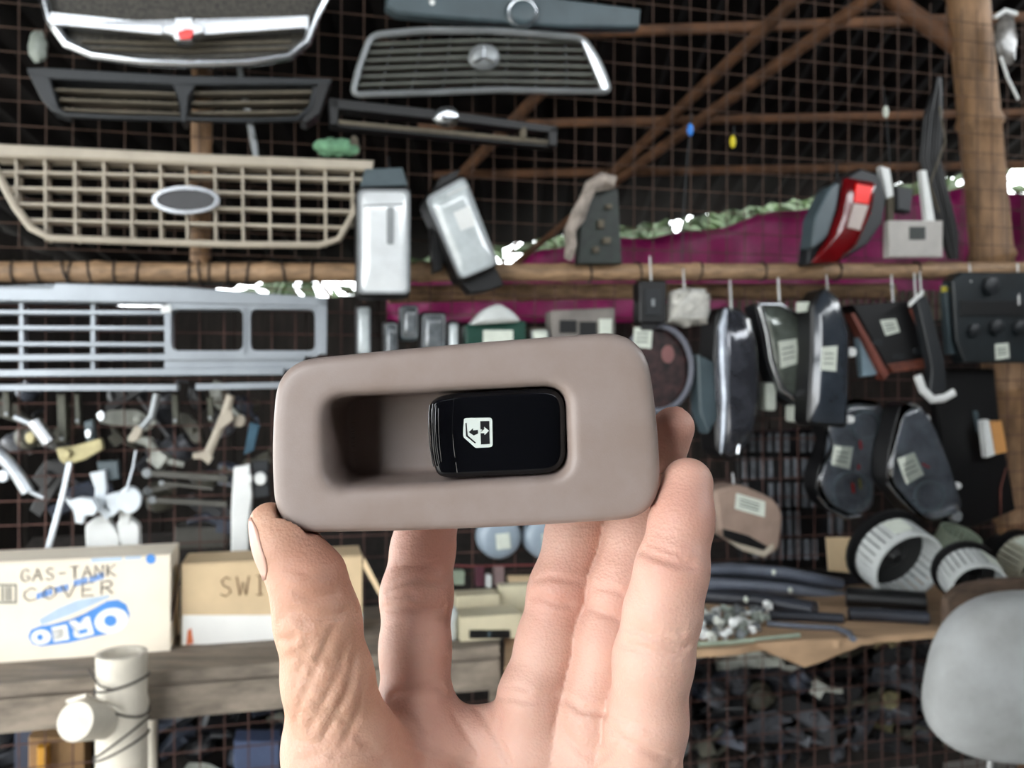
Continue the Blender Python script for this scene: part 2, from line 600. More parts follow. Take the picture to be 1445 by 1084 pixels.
FINGERS = {
    'thumb': [(381, 738, .2035, 29), (402, 768, .203, 41), (434, 818, .2025, 51), (448, 875, .2025, 57), (463, 960, .204, 61), (482, 1060, .208, 70), (530, 1190, .220, 88)],
    'index': [(592, 1085, .224, 56), (587, 1000, .226, 51), (586, 915, .231, 47.5), (588, 840, .236, 48.5), (597, 775, .240, 42.5), (606, 720, .2415, 40), (616, 660, .2405, 37), (622, 620, .2355, 33)],
    'middle': [(742, 1085, .222, 56), (752, 985, .2205, 47), (774, 905, .2235, 42.5), (791, 835, .2265, 43.5), (812, 750, .2305, 39), (834, 675, .230, 37), (850, 612, .2235, 32)],
    'ring': [(822, 1100, .218, 54), (832, 1010, .2165, 45), (855, 905, .2195, 43), (874, 830, .2225, 43), (893, 750, .2265, 39), (924, 668, .227, 35), (950, 604, .2215, 30)],
    'pinky': [(898, 1120, .210, 60), (912, 1020, .2055, 55), (922, 930, .2025, 53.5), (935, 865, .2005, 51.5), (948, 805, .1995, 48.5), (962, 735, .2025, 42), (970, 682, .206, 36)],
}
PALM = [
    [(592, 1062, .2235, 52), (640, 1350, .234, 78)],
    [(745, 1070, .2235, 52), (705, 1350, .234, 80)],
    [(828, 1075, .2195, 54), (765, 1350, .232, 80)],
    [(897, 1110, .211, 60), (838, 1350, .226, 86)],
    [(610, 1042, .2265, 44), (745, 1042, .2265, 44), (830, 1058, .223, 46)],
    [(482, 1060, .208, 70), (560, 1230, .216, 108), (660, 1420, .226, 96)],
    [(660, 1360, .234, 92), (668, 1620, .242, 96), (672, 1820, .245, 110)],
    [(765, 1360, .232, 96), (752, 1620, .242, 96), (756, 1820, .245, 112)],
    [(700, 1180, .236, 70), (710, 1340, .238, 90)],
]
palm = new_field()
for c in PALM:
    cone_field(palm, chain(c), .009)
hand = palm.copy()
fing = {}
for nm, js in FINGERS.items():
    fld = new_field()
    cone_field(fld, chain(js), .0035)
    fing[nm] = fld
    hand = np.minimum(hand, smin(palm, fld, .005 if nm != 'thumb' else .008))
others = np.minimum(np.minimum(np.minimum(fing['index'], fing['middle']), np.minimum(fing['ring'], fing['pinky'])), palm)
tmask = fing['thumb'] - others

# the finger pads flatten against the bezel
Xg, Zg = np.meshgrid(gx[0], gx[2], indexing='ij')
PX = np.array([[sp(x, y).x, sp(x, y).z] for x, y in OUT[::4]])
dmin = np.full(Xg.shape, 1e9); inside = np.zeros(Xg.shape, bool)
for i in range(len(PX)):
    a, c2 = PX[i], PX[(i + 1) % len(PX)]
    d = c2 - a
    t = np.clip(((Xg - a[0]) * d[0] + (Zg - a[1]) * d[1]) / (d @ d), 0, 1)
    dmin = np.minimum(dmin, np.hypot(Xg - a[0] - t * d[0], Zg - a[1] - t * d[1]))
    cr = ((a[1] > Zg) != (c2[1] > Zg)) & (Xg < (c2[0] - a[0]) * (Zg - a[1]) / (c2[1] - a[1] + 1e-12) + a[0])
    inside ^= cr
d2 = np.where(inside, -dmin, dmin)
yy = np.abs(gx[1] - (YB + .0068)) - .0068
q1, q2 = d2[:, None, :], yy[None, :, None]
bez_sdf = np.minimum(np.maximum(q1, q2), 0) + np.hypot(np.maximum(q1, 0), np.maximum(q2, 0)) - .0003
hand = np.maximum(hand, -bez_sdf).astype(np.float32)

def sample(p, fld):
    q = (np.array(p) - lo) / H
    i = np.floor(q).astype(int)
    if (i < 0).any() or (i >= dims - 1).any(): return BIG
    u = q - i
    c = fld[i[0]:i[0] + 2, i[1]:i[1] + 2, i[2]:i[2] + 2]
    c = c[0] * (1 - u[0]) + c[1] * u[0]
    c = c[0] * (1 - u[1]) + c[1] * u[1]
    return c[0] * (1 - u[2]) + c[1] * u[2]
def march(o, d, n=600, step=.0003):
    o, d = np.array(o), np.array(d)
    for k in range(n):
        p = o + d * step * k
        if sample(p, hand) < 0: return p
    return None

# creases of finger joints and palm, cut where they run over the skin
CREASES = [
    ([(545, 832), (565, 822), (590, 818), (615, 822), (634, 826)], .55), ([(541, 858), (565, 857), (590, 861), (612, 859), (635, 856)], .6),
    ([(562, 797), (590, 796), (632, 800)], .25), ([(548, 842), (575, 838), (588, 842)], .35),
    ([(540, 992), (560, 977), (580, 973), (604, 970), (622, 972), (640, 985)], .7), ([(604, 972), (615, 966), (625, 968)], .4),
    ([(757, 818), (775, 813), (800, 818), (828, 822)], .4), ([(748, 842), (765, 843), (785, 852), (818, 853)], .55),
    ([(702, 985), (720, 983), (745, 990), (770, 985), (793, 980)], .7), ([(712, 972), (730, 970), (752, 976)], .35),
    ([(840, 830), (862, 830), (888, 842)], .45), ([(832, 858), (855, 866), (880, 874)], .45),
    ([(798, 985), (820, 1002), (845, 1004), (862, 1008)], .7),
    ([(904, 776), (930, 786), (955, 795), (990, 800)], .75), ([(912, 768), (940, 776), (975, 790)], .35),
    ([(884, 886), (905, 892), (930, 904), (955, 912), (978, 914)], .75), ([(888, 872), (915, 888), (940, 894), (972, 892)], .45), ([(870, 905), (900, 914), (935, 922), (972, 924)], .3),
    ([(862, 1030), (885, 1048), (912, 1060), (940, 1072), (955, 1078)], .9), ([(870, 1012), (900, 1022), (925, 1030)], .3),
    # palm
    ([(655, 985), (680, 1008), (700, 1040), (715, 1070), (722, 1084)], .6), ([(705, 1010), (700, 1040), (712, 1062)], .5),
    ([(560, 1050), (590, 1058), (620, 1070), (650, 1078), (672, 1084)], .55), ([(640, 1008), (660, 1040), (685, 1075)], .3),
    ([(790, 1010), (800, 1040), (820, 1060), (850, 1072)], .3), ([(575, 1010), (590, 1030), (612, 1050), (640, 1062)], .3),
    ([(760, 995), (775, 990), (800, 992)], .3), ([(880, 1050), (850, 1066), (835, 1084)], .35),
    # thumb
    ([(395, 875), (412, 862), (430, 868), (450, 872), (478, 868), (505, 860)], .5), ([(392, 903), (405, 905), (420, 898)], .6),
    ([(398, 860), (418, 868), (440, 888)], .35), ([(415, 915), (428, 935), (445, 945)], .35), ([(432, 900), (425, 940), (412, 975)], .3),
    ([(470, 890), (452, 930), (425, 990), (412, 1030)], .45), ([(488, 910), (478, 950), (452, 1000), (430, 1040)], .4),
    ([(500, 930), (492, 975), (465, 1025), (440, 1070)], .5), ([(512, 960), (508, 1000), (490, 1040), (462, 1080)], .45),
    ([(412, 950), (440, 965), (470, 970)], .3), ([(408, 1000), (440, 1010), (480, 1005)], .3), ([(412, 1045), (445, 1052), (485, 1040)], .35),
    ([(435, 985), (470, 1010), (510, 1030)], .3), ([(450, 925), (480, 940), (508, 965)], .3), ([(400, 930), (420, 925), (445, 910)], .3),
    ([(405, 800), (440, 812), (478, 808)], .2), ([(400, 830), (440, 845), (490, 835)], .25),
    ([(420, 1075), (460, 1060), (520, 1062), (560, 1080)], .4), ([(505, 1040), (530, 1060), (550, 1084)], .4),
]
groove = []
for pts, dep in CREASES:
    surf = []
    for (x0, y0), (x1, y1) in zip(pts[:-1], pts[1:]):
        for t in (0, .33, .66):
            x, y = x0 + (x1 - x0) * t, y0 + (y1 - y0) * t
            dr = np.array(cp(x, y, 1.0)) - np.array((0, 0, CZ))
            dr /= np.linalg.norm(dr)
            p = march(np.array((0, 0, CZ)) + dr * .16, dr)
            if p is not None: surf.append((p, dr))
    surf = [s for i, s in enumerate(surf) if i == 0 or np.linalg.norm(s[0] - surf[i - 1][0]) < .006]
    for i in range(len(surf) - 1):
        w = math.sin(math.pi * (i + .8) / (len(surf) + .6)) ** .5
        groove.append((surf[i][0], surf[i + 1][0], dep * w))
crease_w = np.zeros(tuple(dims), np.float32)
for a, c2, dep in groove:
    m = .004
    s = [slice(max(0, int((min(a[i], c2[i]) - m - lo[i]) / H)), min(dims[i], int((max(a[i], c2[i]) + m - lo[i]) / H) + 1)) for i in range(3)]
    X, Y, Z = np.meshgrid(gx[0][s[0]], gx[1][s[1]], gx[2][s[2]], indexing='ij', sparse=True)
    d = c2 - a; L2 = float(d @ d) + 1e-12
    t = np.clip(((X - a[0]) * d[0] + (Y - a[1]) * d[1] + (Z - a[2]) * d[2]) / L2, 0, 1)
    dist = np.sqrt((X - a[0] - t * d[0]) ** 2 + (Y - a[1] - t * d[1]) ** 2 + (Z - a[2] - t * d[2]) ** 2)
    v = dep * np.exp(-(dist / .0009) ** 2)
    cw = crease_w[s[0], s[1], s[2]]
    crease_w[s[0], s[1], s[2]] = np.maximum(cw, v)
hand = hand + crease_w * .0021

def surface_nets(f):
    ins = f < 0
    c = [ins[i:ins.shape[0] - 1 + i, j:ins.shape[1] - 1 + j, k:ins.shape[2] - 1 + k] for i in (0, 1) for j in (0, 1) for k in (0, 1)]
    cnt = sum(x.astype(np.int8) for x in c)
    cells = np.argwhere((cnt > 0) & (cnt < 8))
    idx = np.full(cnt.shape, -1, np.int32)
    idx[tuple(cells.T)] = np.arange(len(cells))
    off = np.array([(i, j, k) for i in (0, 1) for j in (0, 1) for k in (0, 1)])
    val = np.stack([f[cells[:, 0] + o[0], cells[:, 1] + o[1], cells[:, 2] + o[2]] for o in off], 1)
    acc = np.zeros((len(cells), 3)); n = np.zeros(len(cells))
    for a in range(8):
        for c2 in range(a + 1, 8):
            if np.abs(off[a] - off[c2]).sum() != 1: continue
            va, vb = val[:, a], val[:, c2]
            mk = (va < 0) != (vb < 0)
            t = np.where(mk, va / np.where(mk, va - vb, 1), 0)
            acc += mk[:, None] * (off[a] + t[:, None] * (off[c2] - off[a])); n += mk
    verts = lo + (cells + acc / n[:, None]) * H
    faces = []
    for ax in range(3):
        o1, o2 = [(1, 2), (2, 0), (0, 1)][ax]
        sl0 = [slice(None)] * 3; sl1 = [slice(None)] * 3
        sl0[ax] = slice(0, -1); sl1[ax] = slice(1, None)
        e = np.argwhere(ins[tuple(sl0)] != ins[tuple(sl1)])
        e = e[(e[:, o1] > 0) & (e[:, o2] > 0) & (e[:, o1] < f.shape[o1] - 1) & (e[:, o2] < f.shape[o2] - 1)]
        flip = ins[tuple(e.T)]
        q = []
        for d1, d2_ in ((0, 0), (1, 0), (1, 1), (0, 1)):
            p = e.copy(); p[:, o1] -= d1; p[:, o2] -= d2_
            q.append(idx[tuple(p.T)])
        q = np.stack(q, 1)
        q[~flip] = q[~flip][:, ::-1]
        faces.append(q[(q >= 0).all(1)])
    return verts, np.concatenate(faces), cells

hv, hf, hc = surface_nets(hand)
hand_o = cp(715, 1820, .245)
me = bpy.data.meshes.new('hand_skin')
me.vertices.add(len(hv)); me.vertices.foreach_set('co', (hv - np.array(hand_o)).astype(np.float32).ravel())
me.loops.add(hf.size); me.loops.foreach_set('vertex_index', hf.astype(np.int32).ravel())
me.polygons.add(len(hf)); me.polygons.foreach_set('loop_start', np.arange(0, hf.size, 4, dtype=np.int32))
me.polygons.foreach_set('loop_total', np.full(len(hf), 4, np.int32))
me.polygons.foreach_set('use_smooth', np.ones(len(hf), bool))
me.update(); me.validate()
# natural skin tone: R = tanned back of the thumb, G = flushed finger pads
tan = np.clip(.5 - tmask[tuple(hc.T)] / .010, 0, 1)
flush = np.zeros_like(tan)
for (x, y, Y, r) in ((965, 720, .2, 60), (950, 600, .222, 60), (600, 770, .23, 50), (450, 800, .2, 50), (948, 790, .195, 40), (590, 835, .22, 40), (880, 850, .22, 40), (790, 840, .22, 40), (640, 1000, .21, 50)):
    d = np.linalg.norm(hv - np.array(cp(x, y, Y)), axis=1)
    flush = np.maximum(flush, .42 * np.exp(-(d / (r * Y / F * 1.3)) ** 2))
colr = np.stack([tan, flush, np.zeros_like(tan), np.ones_like(tan)], 1).astype(np.float32)
at = me.color_attributes.new('tone', 'FLOAT_COLOR', 'POINT')
at.data.foreach_set('color', colr.ravel())

def skin_material():
    m = bpy.data.materials.new('skin'); m.use_nodes = True
    nt = m.node_tree; p = nt.nodes['Principled BSDF']; L = nt.links.new
    tc = nt.nodes.new('ShaderNodeTexCoord'); at_ = nt.nodes.new('ShaderNodeVertexColor'); at_.layer_name = 'tone'
    sep = nt.nodes.new('ShaderNodeSeparateColor'); L(at_.outputs['Color'], sep.inputs['Color'])
    nz = nt.nodes.new('ShaderNodeTexNoise'); nz.inputs['Scale'].default_value = 130; nz.inputs['Detail'].default_value = 5
    L(tc.outputs['Object'], nz.inputs['Vector'])
    def mix(f, c1, c2):
        x = nt.nodes.new('ShaderNodeMix'); x.data_type = 'RGBA'
        for s, v in ((0, f), (6, c1), (7, c2)):
            if isinstance(v, tuple): x.inputs[s].default_value = (*v, 1)
            elif isinstance(v, float): x.inputs[s].default_value = v
            else: L(v, x.inputs[s])
        return x.outputs[2]
    base = mix(nz.outputs['Fac'], srgb((204, 160, 142)), srgb((220, 180, 163)))
    tanned = mix(nz.outputs['Fac'], srgb((182, 136, 112)), srgb((208, 166, 142)))
    c = mix(sep.outputs['Red'], base, tanned)
    c = mix(sep.outputs['Green'], c, srgb((172, 102, 86)))
    L(c, p.inputs['Base Color'])
    p.inputs['Roughness'].default_value = .5
    p.inputs['Specular IOR Level'].default_value = .4
    p.inputs['Subsurface Weight'].default_value = .15
    p.inputs['Subsurface Radius'].default_value = (1.0, .35, .2)
    p.inputs['Subsurface Scale'].default_value = .003
    v = nt.nodes.new('ShaderNodeTexVoronoi'); v.inputs['Scale'].default_value = 1300
    L(tc.outputs['Object'], v.inputs['Vector'])
    n2 = nt.nodes.new('ShaderNodeTexNoise'); n2.inputs['Scale'].default_value = 420; n2.inputs['Detail'].default_value = 3
    mp = nt.nodes.new('ShaderNodeMapping'); mp.inputs['Scale'].default_value = (.5, .5, 1.6)
    L(tc.outputs['Object'], mp.inputs['Vector']); L(mp.outputs['Vector'], n2.inputs['Vector'])
    ad = nt.nodes.new('ShaderNodeMath'); ad.operation = 'MULTIPLY_ADD'; ad.inputs[1].default_value = 1.4
    L(n2.outputs['Fac'], ad.inputs[0]); L(v.outputs['Distance'], ad.inputs[2])
    bp = nt.nodes.new('ShaderNodeBump'); bp.inputs['Strength'].default_value = .4; bp.inputs['Distance'].default_value = .0003
    L(ad.outputs[0], bp.inputs['Height']); L(bp.outputs['Normal'], p.inputs['Normal'])
    return m
me.materials.append(skin_material())
hand_root = thing('hand', 'left hand with palm facing out, thumb and fingertips gripping the switch bezel', 'hand', hand_o)
ho = bpy.data.objects.new('hand_skin', me); COL.objects.link(ho); ho.parent = hand_root

M_nail = mat('nail', (196, 152, 134), .42, var=.05, scale=80, coat=.3)
def nail(base, tip, out, half, name, over=0.0):
    """a nail plate laid over the skin between base and tip, facing out"""
    base, tip, out = np.array(base), np.array(tip), np.array(V(out).normalized())
    ax = tip - base; L = np.linalg.norm(ax); ax /= L
    side = np.cross(ax, out); side /= np.linalg.norm(side); out = np.cross(side, ax)
    bb = B(); rows = []
    nu, nvv = 10, 10
    for i in range(nu + 1):
        s = i / nu
        w = half * (1 - .55 * abs(2 * s - 1) ** 4)
        row = []
        for j in range(nvv + 1):
            a = (j / nvv * 2 - 1) * w
            dirv = out * math.cos(a) + side * math.sin(a)
            c = base + ax * L * s
            p = march(c + dirv * .017, -dirv, 90, .0002)
            if p is None: p = c + dirv * .006
            row.append(p + dirv * .0001)
        rows.append(np.array(row))
    R = np.array(rows)
    for _ in range(3):
        R[1:-1, 1:-1] = (R[1:-1, 1:-1] * 2 + R[:-2, 1:-1] + R[2:, 1:-1] + R[1:-1, :-2] + R[1:-1, 2:]) / 6
    vl = [bb.loop([tuple(p) for p in r]) for r in R]
    for i in range(nu):
        bb.bridge(vl[i], vl[i + 1], False)
    bmesh.ops.recalc_face_normals(bb.bm, faces=bb.bm.faces)
    o = obj(name, bb, M_nail, hand_root, 180)
    md = o.modifiers.new('thickness', 'SOLIDIFY'); md.thickness = .0005; md.offset = 0
nail(cp(410, 800, .203), cp(374, 722, .2035), (-1, -.6, -.35), .8, 'thumb_nail')
for nm in ('index', 'middle', 'ring', 'pinky'):
    j = FINGERS[nm]
    nail(cp(*j[-2][:3]).lerp(cp(*j[-1][:3]), .3), cp(*j[-1][:3]) + (cp(*j[-1][:3]) - cp(*j[-2][:3])).normalized() * .005, (0.1, 1, .25), .85, 'fingernail')
del palm, fing, tmask, crease_w, bez_sdf
# ------------------------------------------------------------------ the rack: wire mesh, rails, posts, shelves
def wire_panel(name, px0, px1, py0, py1, m, label, step=.05, r=.0015):
    q = B()
    a, c = wp(px0, 542, 0), wp(px1, 542, 0)
    z1, z0 = wp(722, py0, 0).z, max(.01, wp(722, py1, 0).z)
    u = (c - a); L = u.length; u.normalize()
    n = int(L / step)
    for i in range(n + 1):
        x = a + u * i * step
        j = random.uniform(-.002, .002)
        q.tube([V((x.x, x.y, z0)), V((x.x, x.y, (z0 + z1) / 2)) + u * j, V((x.x, x.y, z1))], r, 5)
    k = int((z1 - z0) / step)
    for i in range(k + 1):
        z = z0 + i * step
        q.tube([V((a.x, a.y, z)) + EN * .003, V(((a.x + c.x) / 2, (a.y + c.y) / 2, z + random.uniform(-.003, .003))) + EN * .003, V((c.x, c.y, z)) + EN * .003], r, 5)
    return one(name, q, m, label, 'wire mesh', smooth=60)
wire_panel('wire_mesh', -90, 1560, -70, 374, M_greywire, 'rusty grey wire mesh panel behind the grilles, above the bamboo rail', r=.0013)
wire_panel('wire_mesh', -90, 1560, 396, 1500, M_rustwire, 'reddish brown wire mesh panel below the bamboo rail')

def rail(px0, py0, px1, py1, d, rpx, m, label, nodes=.3, wob=.003):
    p0, p1 = wp(px0, py0, d), wp(px1, py1, d)
    return pole('bamboo_pole', p0, p1, rpx * p0.lerp(p1, .5).y / F, m, label, 'pole', None, nodes, 14, wob)
def root_of(o):
    return o
rail_o = thing('bamboo_rail', 'long bamboo rail tied across the rack below the top grilles', 'rail', wp(722, 392, .03))
p0, p1 = wp(-120, 383, .03), wp(1600, 379, .03)
q = B(); path = []; rs = []
k = 9
for i in range(k):
    for u, g in ((.04, .97), (.3, .94), (.6, .95), (.94, .98), (.965, 1.1), (.985, 1.1)):
        t = (i + u) / k
        path.append(p0.lerp(p1, t) + V((0, 0, -.006 * math.sin(t * 3.1)))); rs.append(.022 * g)
q.tube(path, rs, 16); obj('culm', q, M_bamboo, rail_o, 60)
M_tie = mat('dark_binding_wire', (46, 38, 34), .7)
for px in (20, 55, 93, 100, 128, 163, 196, 268, 282, 296, 322, 350, 400, 440, 830, 900, 985, 1075, 1180, 1290):
    c = wp(px, 383, .03); c = p0.lerp(p1, (c.x - p0.x) / (p1.x - p0.x)) + V((0, 0, -.006 * math.sin((c.x - p0.x) / (p1.x - p0.x) * 3.1)))
    q = B(); sl = random.uniform(-.006, .006)
    q.tube([c + EX * sl * math.cos(a) + (EN * math.sin(a) + EZ * math.cos(a)) * .0235 for a in [2 * math.pi * j / 16 for j in range(16)]], .0022, 5, True)
    obj('binding_wire', q, M_tie, rail_o, 60)
rail(540, 416, 1260, 409, -.075, 12, M_bamboo, 'thinner bamboo pole running just below and behind the long rail')

def post(px0, py0, px1, py1, d, rpx, m, label, nodes=.35):
    """an upright of the stall: its upper part follows the photograph, its foot stands on the ground"""
    a, c = wp(px0, py0, d), wp(px1, py1, d)
    u = (c - a) / (c.z - a.z)
    foot = a + u * (0 - a.z)
    return pole('bamboo_post', foot, a + u * (2.62 - a.z), rpx * a.y / F, m, label, 'post', None, nodes, 18, 0)
pole('bamboo_post', wp(283, 396, -.03), wp(287, -90, -.03), 15 * 1.85 / F, M_bamboo_post, 'slim bamboo post behind the beige grille', 'post', None, .35, 16)
post(1366, 0, 1424, 620, -.075, 29, M_bamboo_post, 'thick leaning bamboo post at the end of the rack')

# shelves
M_shelf = mat('grey_timber', (138, 126, 112), .85, var=.25, scale=8, wave=(1, 5, 5), bump=.3)
M_ply = mat('plywood', (182, 150, 118), .8, var=.15, scale=7, wave=(1, 4, 4), bump=.2)
M_card = mat('cardboard', (216, 190, 152), .85, var=.08, scale=9)
M_card_pale = mat('pale_carton', (234, 222, 202), .8, var=.06, scale=7)
ZL, ZR = CZ - .500, CZ - .515
def shelf_pts(px0, px1, d0, d1, z):
    def f(px, d):
        Y = (2.0 - d) / (1 - A * (px - CX) / F)
        return V(((px - CX) / F * Y, Y, z))
    return f(px0, d0), f(px1, d0), f(px1, d1), f(px0, d1)
left_shelf = thing('shelf', 'grey timber shelf holding the two cartons', 'shelf', V(shelf_pts(200, 201, .1, 0, ZL - .05)[0]))
for i, (d0, d1) in enumerate(((.37, .25), (.245, .13), (.125, .008))):
    a, c, e, g = shelf_pts(-140, 705, d0, d1, ZL)
    q = B(); q.prism([a, c, e, g], (0, 0, -.022)); obj('plank', q, M_shelf, left_shelf, 30)
a, c, e, g = shelf_pts(-140, 705, .385, .335, ZL - .0225)
q = B(); q.prism([a, c, e, g], (0, 0, -.055)); obj('front_beam', q, M_shelf, left_shelf, 30)
for px in (-100, 455, 690):
    a = shelf_pts(px, px + 18, .32, .28, ZL - .03)
    q = B(); q.prism(a, (0, 0, -(ZL - .03))); obj('leg', q, M_shelf, left_shelf, 30)
right_shelf = thing('shelf', 'tan plywood shelf holding black trim strips and blower motors', 'shelf', V(shelf_pts(1200, 1201, .1, 0, ZR - .05)[0]))
a, c, e, g = shelf_pts(712, 1600, .45, .008, ZR)
rnd = random.Random(3)
front = [a.lerp(c, i / 40) + EN * (rnd.uniform(-.012, .01) if 8 < i < 24 else 0) for i in range(41)]
q = B(); q.prism(front + [e, g], (0, 0, -.014)); obj('board', q, M_ply, right_shelf, 30)
q = B(); pts = [(1066, 908), (1110, 905), (1215, 900), (1228, 904), (1205, 916), (1162, 924), (1170, 930), (1160, 934), (1135, 942), (1122, 928), (1085, 922)]
q.prism([cp(x, y, 1.55 / (1 - A * (x - CX) / F) - .006) for x, y in pts], (.002, .014, 0)); obj('torn_layer', q, M_ply, right_shelf, 30, label='torn plywood layer splitting off the front edge')
for px in (730, 900, 1560):
    aa = shelf_pts(px, px + 14, .40, .36, ZR - .0145)
    q = B(); q.prism(aa, (0, 0, -(ZR - .0145))); obj('leg', q, M_shelf, right_shelf, 30)

# cream pole with a sawn cross pole tied to it
M_cream = mat('cream_painted_bamboo', (214, 206, 190), .55, var=.12, scale=14)
YP = 1.40
cream = thing('cream_post', 'cream painted bamboo post with a sawn end in front of the timber shelf', 'post', cp(172, 542, YP) * 1.0 - V((0, 0, CZ)))
top = cp(172, 921, YP); rp = 34 * YP / F
q = B(); q.lathe([(rp * 1.02, 0), (rp, .3), (rp, .6), (rp * 1.04, .62), (rp, .64), (rp, top.z - .10), (rp * 1.05, top.z - .085), (rp * .97, top.z - .07), (rp, top.z), (rp * .8, top.z), (rp * .78, top.z - .04)],
               V((top.x, top.y, 0)), EZ, 26); obj('upright', q, M_cream, cream, 50)
e0 = cp(106, 1018, YP - .10); e1 = cp(176, 1014, YP + .035)
q = B(); rr = 28 * (YP - .1) / F; ax = (e1 - e0).normalized()
q.lathe([(.004, -.001), (rr * .25, 0.0), (rr * .95, 0), (rr, .004), (rr, (e1 - e0).length)], e0, ax, 24); obj('cross_pole', q, M_cream, cream, 50)
for py, tl in ((962, .01), (990, -.02), (1040, .03), (1052, .02)):
    c = cp(172, py, YP)
    q = B(); q.tube([c + V((math.cos(t) * rp * 1.05, math.sin(t) * rp * 1.05, tl * math.cos(t))) for t in [2 * math.pi * j / 20 for j in range(20)]], .002, 5, True)
    obj('binding_wire', q, M_tie, cream, 60)
q = B(); q.tube([cp(125, 945, YP - .02), cp(140, 968, YP - .045), cp(160, 975, YP - .048)], .0018, 5); obj('binding_wire', q, M_tie, cream, 60)
q = B(); q.tube([cp(95, 990, YP - .09), cp(120, 982, YP - .1), cp(145, 992, YP - .05), cp(170, 1002, YP - .047)], .003, 5); obj('binding_wire', q, M_cream, cream, 60)
pole('thin_pole', V((cp(210, 542, 1.62).x, 1.62, 0)), cp(212, 975, 1.62), .014, M_cream, 'thin cream pole just behind the cream post', 'pole', None, .3)

# ------------------------------------------------------------------ cartons
def carton(label, f0, f1, ytop0, ytop1, d, z, depth, m, openfl=False):
    a, c, _, _ = shelf_pts(f0, f1, d, d, z)
    h0 = cp(f0, ytop0, a.y).z - z; h = h0
    root = thing('carton', label, 'carton', (a + c) / 2 - EN * depth / 2)
    bk = -EN * depth
    q = B()
    q.box((a + c) / 2 + bk / 2 + EZ * h / 2, ((c - a).length, depth, h)); obj('body', q, m, root, 20)
    ax = (c - a).normalized()
    q = B(); q.box((a + c) / 2 + bk * .25 + EZ * (h + .002), ((c - a).length, depth * .49, .003)); obj('flap', q, m, root, 20)
    q = B(); q.box((a + c) / 2 + bk * .75 + EZ * (h + .002), ((c - a).length, depth * .49, .003)); obj('flap', q, m, root, 20)
    return root, a, c, h
M_blue = mat('blue_print', (74, 136, 208), .7, var=.05)
M_bluepale = mat('pale_blue_print', (176, 196, 216), .7, var=.1)
M_whitep = mat('white_carton_print', (238, 236, 230), .7, var=.03)
M_ink = mat('marker_ink', (88, 82, 76), .8, var=.1)
M_orange = mat('orange_print', (226, 120, 74), .7)
GLY = {'G': [[(.9, .8), (.6, 1), (.25, .9), (.05, .5), (.2, .1), (.6, 0), (.85, .15), (.85, .42), (.55, .42)]], 'A': [[(0, 0), (.45, 1), (.9, 0)], [(.2, .4), (.7, .4)]],
       'S': [[(.8, .88), (.45, 1), (.12, .8), (.3, .55), (.7, .42), (.8, .18), (.45, 0), (.05, .12)]], '-': [[(.1, .5), (.8, .5)]], 'T': [[(0, 1), (.9, 1)], [(.45, 1), (.45, 0)]],
       'N': [[(0, 0), (0, 1), (.8, 0), (.8, 1)]], 'K': [[(0, 0), (0, 1)], [(.8, 1), (0, .45), (.85, 0)]], 'C': [[(.85, .85), (.5, 1), (.1, .75), (.05, .35), (.4, 0), (.85, .12)]],
       'O': [[(.45, 1), (.1, .75), (.05, .3), (.45, 0), (.85, .3), (.85, .75), (.45, 1)]], 'V': [[(0, 1), (.45, 0), (.9, 1)]], 'E': [[(.85, 1), (.1, 1), (.1, 0), (.85, 0)], [(.1, .5), (.7, .5)]],
       'R': [[(.1, 0), (.1, 1), (.65, 1), (.8, .78), (.6, .55), (.1, .5)], [(.4, .5), (.85, 0)]], 'W': [[(0, 1), (.22, 0), (.45, .7), (.68, 0), (.9, 1)]], 'I': [[(.45, 0), (.45, 1)], [(.2, 1), (.7, 1)], [(.2, 0), (.7, 0)]],
       'H': [[(.1, 0), (.1, 1)], [(.8, 0), (.8, 1)], [(.1, .5), (.8, .5)]]}
def writing(text, px0, py0, dx, hpx, slope, plane, root, m, r=.0015, name='marker_letter'):
    """handwritten letters, each its own stroke object, laid on the carton's face"""
    for i, ch in enumerate(text):
        if ch == ' ': continue
        q = B()
        for st in GLY[ch]:
            q.tube([plane(px0 + (i + u * .8) * dx, py0 + (i + u * .8) * dx * slope - v * hpx) for u, v in st], r, 5, flat=.6)
        obj(name, q, m, root, 60)
# OREO carton, standing upside down
oreo, a, c, hh = carton('large pale carton printed OREO upside down, marked GAS-TANK COVER', -60, 240, 799, 770, .25, ZL + .001, .12, M_card_pale)
fa, fu = a.copy(), (c - a).normalized()
def on_face(fa_, d=.25):
    def f(px, py, out=.0006):
        Y = (2.0 - d) / (1 - A * (px - CX) / F)
        return cp(px, py, Y) + EN * out
    return f
pf = on_face(fa)
def face_print(name, pts, lift, m, root, plane):
    q = B(); q.prism([plane(x, y, lift) for x, y in pts], -EN * .0003); obj(name, q, m, root, 0)
z0 = lambda X, Y: (X * 280 / 1445, 760 + Y * 280 / 1445)
capsule = [z0(*p) for p in [(205, 715), (225, 665), (285, 640), (400, 622), (520, 598), (620, 560), (700, 500), (780, 455), (860, 445), (920, 480), (945, 550), (930, 620), (880, 670), (800, 692), (700, 705), (600, 735), (500, 760), (400, 772), (300, 785), (235, 768)]]
face_print('logo_ground', capsule, .0006, M_blue, oreo, pf)
face_print('logo_letter', ellipse(*z0(812, 598), 24, 17.5, 28, -.25), .0012, M_whitep, oreo, pf)
face_print('logo_letter_hole', ellipse(*z0(805, 598), 9, 8, 20), .0018, M_blue, oreo, pf)
face_print('logo_letter', ellipse(*z0(300, 718), 14, 10.5, 24, -.1), .0012, M_whitep, oreo, pf)
face_print('logo_letter_hole', ellipse(*z0(293, 718), 4.5, 4.5, 16), .0018, M_blue, oreo, pf)
